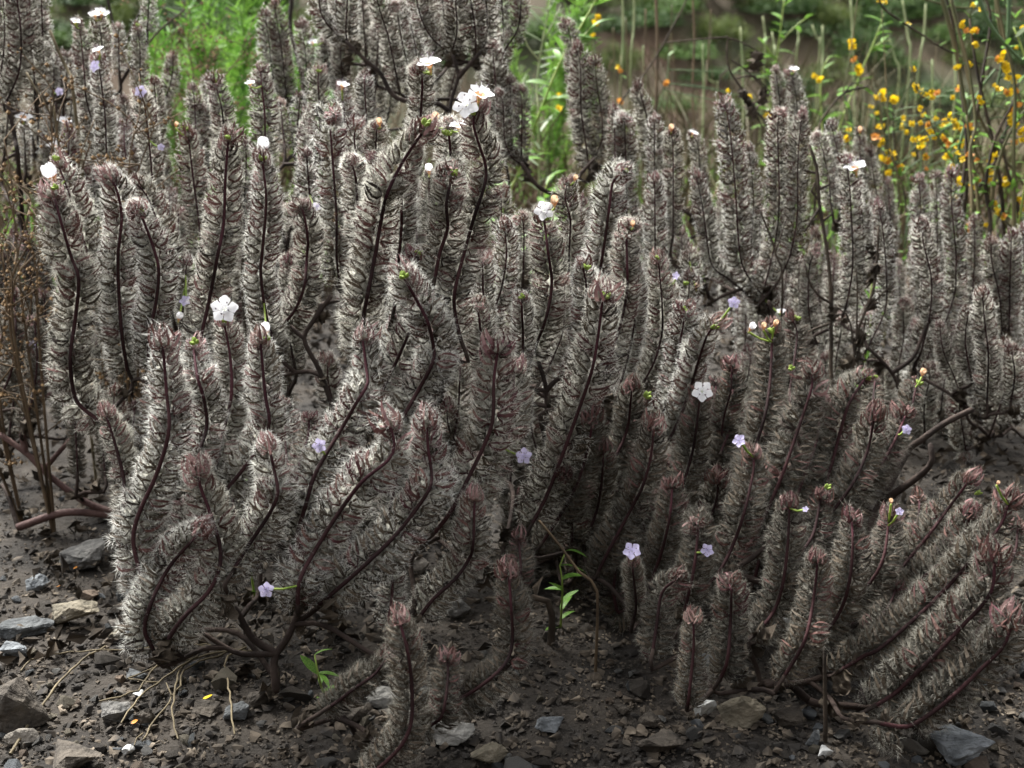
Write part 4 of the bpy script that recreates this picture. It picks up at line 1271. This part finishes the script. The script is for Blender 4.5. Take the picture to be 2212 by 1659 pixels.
def deerweed(label, lines, d, flowers, r=.0011, seed=0, leafn=3, foot=None, stems=('wstem', 'wstem', 'wstemg', 'dead')):
    r_ = random.Random(seed)
    l0 = pl(lines[0], d)
    foot = ground_under(l0[0]) if foot is None else ground_under(P(*foot))
    root = empty('deerweed', foot, label, 'deerweed')
    cs = []
    for i, s in enumerate(lines):
        q = pl(s, d + r_.uniform(-.04, .04))
        mm = r_.choice(stems)
        o, c = stalk(root, 'stem', np.vstack([foot - [0, 0, .01], q]) if i == 0 else q, r, r * .5, mm, foot, ns=5)
        cs += list(c)
        for k in range(leafn):
            o = bpy.data.objects.new('leaflet', SM); o.parent = root; C.objects.link(o)
            place(o, r_.choice(list(c)) - foot, (r_.uniform(-1, 1), r_.uniform(-1, 1), r_.uniform(0, 1)), 0, r_.uniform(.008, .014))
    cs = np.array(cs)
    for (x, y, w) in flowers:
        p = P(x, y, d); j = int(np.argmin(np.linalg.norm(cs - p, axis=1))); q = cs[j]
        nfl = 2 if w > 16 else 1
        dist = np.linalg.norm(p - q)
        if dist > .004:
            stalk(root, 'flower_stalk', np.array([q, (p + q) / 2 + [0, 0, .002], p]), .0006, .0005, 'wstemg', foot, ns=4)
        for k in range(nfl):
            o = bpy.data.objects.new('flower', r_.choice(YF)); o.parent = root; C.objects.link(o)
            s = w * .78 * d / FPX / (1.25 if nfl > 1 else 1)
            m = face_rot((r_.uniform(-.6, .6), -1, r_.uniform(-.1, .8)), r_.uniform(0, 6)) @ Matrix.Scale(s, 4)
            m.translation = Vector(p - foot + np.array([r_.uniform(-1, 1), -.2, r_.uniform(-1, 1)]) * s * (.7 if nfl > 1 else .1)); o.matrix_local = m
    return root

def extra_fl(n, x0, x1, y0, y1, seed):
    r_ = random.Random(seed)
    return [(r_.uniform(x0, x1), r_.uniform(y0, y1), r_.uniform(11, 20)) for _ in range(n)]
hang = ['2100,520 2095,333 2108,267 2092,143 2070,60 2052,-10', '2052,-10 2075,83 2092,167 2108,233 2142,300 2212,400 2240,430', '2108,-20 2142,60 2208,133 2240,160',
        '2082,467 2095,333 2108,260 2125,150 2140,40 2120,-30', '2192,520 2190,333 2192,183 2170,80 2150,-20', '2142,450 2150,380 2175,300 2212,240', '2100,430 2130,380 2160,330 2180,250 2200,180',
        '2060,480 2080,400 2088,300 2075,180 2060,60 2040,-20', '2120,520 2112,420 2098,330 2088,250', '2170,540 2165,430 2150,330 2130,240 2110,150 2095,40', '2030,-20 2062,100 2085,230 2100,300 2140,420 2190,520',
        '2130,560 2140,480 2130,400 2150,300 2190,220', '2085,500 2110,440 2140,400 2200,390', '2205,560 2200,450 2180,380 2160,300', '2150,-20 2160,60 2190,170 2215,260', '2180,-20 2176,80 2160,160 2140,230', '2062,430 2070,330 2092,250 2120,190 2150,150']
deerweed('tangled deerweed of drooping brown stems with yellow flowers above the upright spikes', hang, 1.05,
         [(2080,65,20),(2078,52,14),(2158,128,18),(2182,160,24),(2188,172,18),(2095,140,14),(2165,118,14),(2200,300,20),(2190,310,16),(2170,398,14),(2172,385,12),(2130,485,12),(2100,12,14),(2120,20,14),(2090,272,14),(2097,276,12),(2050,250,12),(2188,265,10),(2208,60,12),(2110,345,12),(2150,440,12),(2190,440,14),(2205,500,14),(2165,470,10)] + extra_fl(34, 2060, 2212, 60, 500, 3), seed=1, leafn=7, r=.0021, stems=('wstem', 'dead', 'dead', 'wstemg'))
deerweed('long arching green deerweed runner crossing before the hillside', ['1940,430 1922,300 1910,100 1905,20', '1890,-20 1908,17 1942,43 1995,77 2042,107 2142,147 2208,167 2240,180', '1968,-10 2060,15 2130,20 2212,45'], 1.15,
         [(1900,2,14), (1912,6,12), (1960,52,10)], seed=2, leafn=3)
deerweed('deerweed with long diagonal stem and yellow blossoms over the spikes', ['2240,540 2208,510 2142,450 2092,397 2058,347 2022,290 1988,207 1968,143', '1988,207 2005,215 2020,212'], 1.10,
         [(1972,150,16),(1974,185,12),(2003,272,20),(2020,290,18),(1998,300,16),(1985,310,18),(2035,270,16),(2022,258,14),(2000,205,14),(2012,212,12),(2085,350,12),(1970,300,14)] + extra_fl(14, 1960, 2080, 180, 340, 4), seed=3, leafn=4, foot=(2240, 620, 1.10))
deerweed('brown upright deerweed stem with orange yellow blossoms behind the flat white flower', ['1840,420 1835,290 1822,200 1835,133 1852,0 1858,-40', '1822,200 1840,260 1838,330'], 1.25,
         [(1840,98,18),(1836,88,14),(1852,150,20),(1843,130,14),(1832,300,18),(1833,280,14)], seed=4)
deerweed('low deerweed with bright yellow flowers just above the fuzzy tips', ['1960,480 1965,400 1950,360 1930,345', '1960,480 1950,400 1920,350 1900,335', '1960,480 1985,400 1990,340 1982,300', '1950,400 1912,300 1900,205', '1935,360 1930,260 1932,222'], 1.2,
         [(1908,342,22),(1922,336,20),(1934,342,20),(1900,204,24),(1895,212,16),(1930,224,20),(1905,307,16),(1902,310,12),(1985,310,20),(1972,335,12)] + extra_fl(16, 1890, 2060, 230, 380, 5), seed=5, leafn=8)
deerweed('sparse deerweed with scattered yellow flowers among the brown weed stems', ['1350,420 1345,300 1342,220 1340,120', '1350,420 1400,300 1438,180 1445,120', '1350,420 1290,250 1285,60 1288,-20'], 1.45,
         [(1342,222,14),(1438,180,14),(1340,153,12),(1335,145,10),(1286,36,18),(1288,52,14),(1283,75,10),(1206,234,16),(1210,205,10),(1573,198,10),(1620,212,12),(1654,248,14),(1760,174,20),(1448,280,10)], seed=6)
deerweed('rusty stemmed deerweed glowing orange behind the upright fuzzy spikes', ['1880,400 1890,330 1930,260 1970,170', '1880,400 1870,300 1875,250 1890,200', '1880,400 1910,330 1900,260'], 1.35, [(1880,230,10),(1893,245,10),(1948,275,14),(1958,285,12)], seed=7)

# --- straw on the gravel
def straw_on_ground(s, lift=.003):
    out = []
    for q in s.split():
        x, y = map(float, q.split(','))
        p, _ = G(x, y); p[2] += lift; out.append(p)
    return np.array(out)
def straw(label, s, r=.0012, group=None):
    q = straw_on_ground(s); c, L = spline(q, .005)
    c = c + rng.normal(size=c.shape) * .0003
    V, F = tube(c, r, r * .75, 6)
    put(mobj('straw_stalk', tri_mesh('straw_stalk', V - q[0], F, M['straw'], smooth=True), loc=q[0]), label, 'straw', group)
straw('long thick straw stalk lying past the dark brown boulder', '25,1650 75,1565 105,1515 140,1470 180,1430 228,1402', .0008)
straw('thin curved straw stalk lying behind the dark brown boulder', '45,1455 70,1430 115,1418 180,1413 260,1410 330,1407', .0005)
ts = ['312,1618 335,1580 372,1535 392,1500 400,1470 450,1445 490,1432', '388,1622 376,1575 380,1520 392,1470 430,1440', '510,1610 504,1570 497,1520 492,1465 500,1445 530,1430', '280,1482 350,1455 420,1442 480,1430 555,1428',
      '215,1538 290,1520 310,1500 340,1460 362,1440', '262,1592 285,1560 310,1530 360,1490 420,1450', '405,1402 450,1410 500,1422 560,1432', '278,1485 305,1492 345,1500', '366,1505 370,1520 372,1534', '420,1408 470,1420 540,1440', '290,1635 300,1615 313,1612']
p0, _ = G(520, 1435)
tuft = empty('straw_tuft', p0, 'tuft of pale dry straw stalks splayed on the gravel by the front plant', 'straw')
for i, s in enumerate(ts):
    q = straw_on_ground(s, .004 + .001 * (i % 3)); c, L = spline(q, .005)
    c = c + rng.normal(size=c.shape) * .0004
    V, F = tube(c, .0003 if i > 5 else .00045, .00045 if i > 5 else .0006, 6)
    mobj('stalk', tri_mesh('stalk', V - p0, F, M['straw'], smooth=True), tuft)
# fallen petals and specks
pmesh = leaf_blade('petal', 1, .55, 'yellow', droop=-.4)
pmesho = leaf_blade('petal', 1, .6, 'yorange', droop=-.3)
for i, (x, y, w, me, lab) in enumerate([(442, 1530, 26, pmesh, 'yellow petal fallen beside the dark flat stone'), (108, 1228, 12, pmesho, 'orange petal fallen in front of the lumpy grey stone'), (160, 1230, 12, pmesho, 'orange petal chip at the foot of the lumpy grey stone'),
      (122, 1270, 10, pmesho, 'tiny orange petal behind the tan wedge stone'), (285, 1578, 16, pmesho, 'rusty petal fallen beside the speckled grey white stone'), (1395, 1586, 14, pmesho, 'orange petal on the soil beside the low brown stone')]):
    p, d = G(x, y)
    o = mobj('fallen_petal', me); s = w * d / FPX
    place(o, p + [0, 0, .003], (1, random.uniform(-.5, .5), .15), random.uniform(-.4, .4), s); put(o, lab, 'petal')

# ------------------------------------------------------------------ bushes on the hillside and thicket beyond the stand
def bush_crown(seed, n=2600):
    r = np.random.default_rng(seed)
    k = 26
    cen = norm(r.normal(size=(k, 3)) * [1, 1, .75]) * r.uniform(.45, .9, (k, 1)); cen[:, 2] = np.abs(cen[:, 2]) * .85
    q = cen[r.integers(0, k, n)] + r.normal(size=(n, 3)) * .16
    q[:, 2] = np.maximum(q[:, 2], -.05)
    dv = norm(r.normal(size=(n, 3)) + [0, 0, .5]); s = norm(np.cross(dv, r.normal(size=(n, 3)))) * .028
    L = r.uniform(.05, .12, (n, 1))
    V = np.stack([q - s * .3, q + dv * L * .5 + s, q + dv * L, q + dv * L * .5 - s], 1).reshape(-1, 3)
    i = np.arange(n)[:, None] * 4
    return V, np.concatenate([i + [[0, 1, 2]], i + [[0, 2, 3]]])
BC = [tri_mesh('crown', *bush_crown(500 + i), M['bush']) for i in range(5)]
def bush_trunk(seed):
    r = np.random.default_rng(seed); L = []
    for i in range(6):
        e = norm(r.normal(size=3) * [1, 1, .3] + [0, 0, .8]) * .75
        L.append(tube(np.array([[0, 0, -.1], e * .5 + [0, 0, .08], e]), .05, .012, 5))
    return tri_mesh('trunk', *joinvf(L), M['dead'])
BT = [bush_trunk(600 + i) for i in range(3)]
rb = random.Random(5)
def hill_hit(x, y):
    r = ray(x, y)
    t = 3.0
    while t < 80:
        p = CAMP + r * t
        if p[2] < hh(p[0], p[1]): return p, t
        t += .1
    return None, None
spots = [(1850, 95, 150), (1790, 150, 120), (1930, 120, 90), (1720, 60, 110), (1640, 130, 120), (1700, 190, 110), (1560, 60, 120), (2010, 60, 120), (1980, 200, 130), (2080, 120, 120), (2150, 60, 150), (2180, 220, 130), (1470, 110, 120),
         (1400, 40, 120), (1340, 130, 120), (1880, 30, 120), (1600, 230, 110), (1440, 210, 120), (1520, 150, 90), (2060, 290, 130), (1900, 260, 100), (1800, 30, 110), (1990, 20, 110), (1290, 50, 110), (1250, 180, 130), (1780, 250, 130),
         (2130, 350, 140), (560, 60, 160), (420, 40, 160), (480, 160, 150), (640, 120, 140), (350, 120, 150), (1180, 60, 140), (100, 60, 150), (230, 80, 150), (2230, 110, 130), (1350, 290, 140), (1960, 350, 140), (1660, 10, 110), (1750, 10, 90)] + [(1250 + 95 * k, -25 + 17 * (k % 3), 130) for k in range(11)] + [(300 + 90 * k, -20 + 15 * (k % 2), 140) for k in range(4)] + [(-20 + 75 * k, -10 + 45 * (k % 3), 150) for k in range(5)] + [(560 + 80 * k, -5 + 60 * (k % 3), 150) for k in range(8)]
desc = [('rounded dark green bush', 'bush_dark', 1.0, .85), ('rounded olive green bush', 'bush_olive', 1.0, .8), ('low spreading mid green bush', 'bush', 1.1, .5), ('wide low dark green bush', 'bush_dark', 1.3, .55), ('small olive green bush', 'bush_olive', .75, .8)]
BCM = {}
for i, (x, y, w) in enumerate(spots):
    p, t = hill_hit(x, y + 20)
    if p is None: continue
    s = w / 2 * t / FPX * 1.2
    lab, mm, ws, zs = desc[i % 5]
    root = empty('bush', (p[0], p[1], hh(p[0], p[1]) - .02), f'{lab} growing on the hillside across the gully', 'bush', f'{lab} set on the hillside')
    root.rotation_euler = (0, 0, rb.uniform(0, 6.28)); root.scale = (s * ws, s * ws, s * zs)
    key = (i % 3, mm)
    if key not in BCM:
        me = BC[i % 3].copy(); me.materials.clear(); me.materials.append(M[mm]); BCM[key] = me
    mobj('crown', BCM[key], root); mobj('trunk', BT[i % 3], root)

# grass and low herbage on the bank behind the stand
def herb(n, x0, x1, y0, y1, hmin, hmax, name, m, label, wid=.0016, seed=0):
    r = np.random.default_rng(seed)
    X = r.uniform(x0, x1, n); Y = r.uniform(y0, y1, n)
    Zg = np.array([hh(a, b) for a, b in zip(X, Y)])
    h = r.uniform(hmin, hmax, n)
    b = np.stack([X, Y, Zg - .01], 1)
    ln = r.normal(size=(n, 3)) * [.22, .22, 0]; dv = norm(ln + [0, 0, 1])
    mid = b + dv * h[:, None] * .55; tip = b + (dv + ln * .8) * h[:, None]
    s = norm(np.cross(dv, r.normal(size=(n, 3)))) * wid
    V = np.stack([b - s, b + s, mid + s * .8, mid - s * .8, tip], 1).reshape(-1, 3)
    i = np.arange(n)[:, None] * 5
    F = np.concatenate([i + [[0, 1, 2]], i + [[0, 2, 3]], i + [[3, 2, 4]]])
    put(mobj(name, tri_mesh(name, V, F, M[m]), kind='stuff'), label, 'grass')
herb(1300, -1.0, 1.1, 1.35, 2.3, .04, .13, 'green_grass', 'feather', 'short green grass on the bank behind the fuzzy plants', seed=1)
herb(3200, -1.0, 1.1, 1.2, 2.3, .05, .19, 'dry_grass', 'brush', 'brown dry grass on the bank behind the fuzzy plants', seed=2)
herb(480, .05, .75, 1.45, 2.1, .14, .33, 'tall_weeds', 'wstem', 'tall thin brownish green weeds on the bank behind the pale slim spikes', wid=.0013, seed=3)
herb(500, -.75, .05, 1.5, 2.1, .12, .30, 'tall_dry_weeds', 'brush', 'tall thin brown weeds on the bank behind the tallest fuzzy plant', wid=.0013, seed=4)
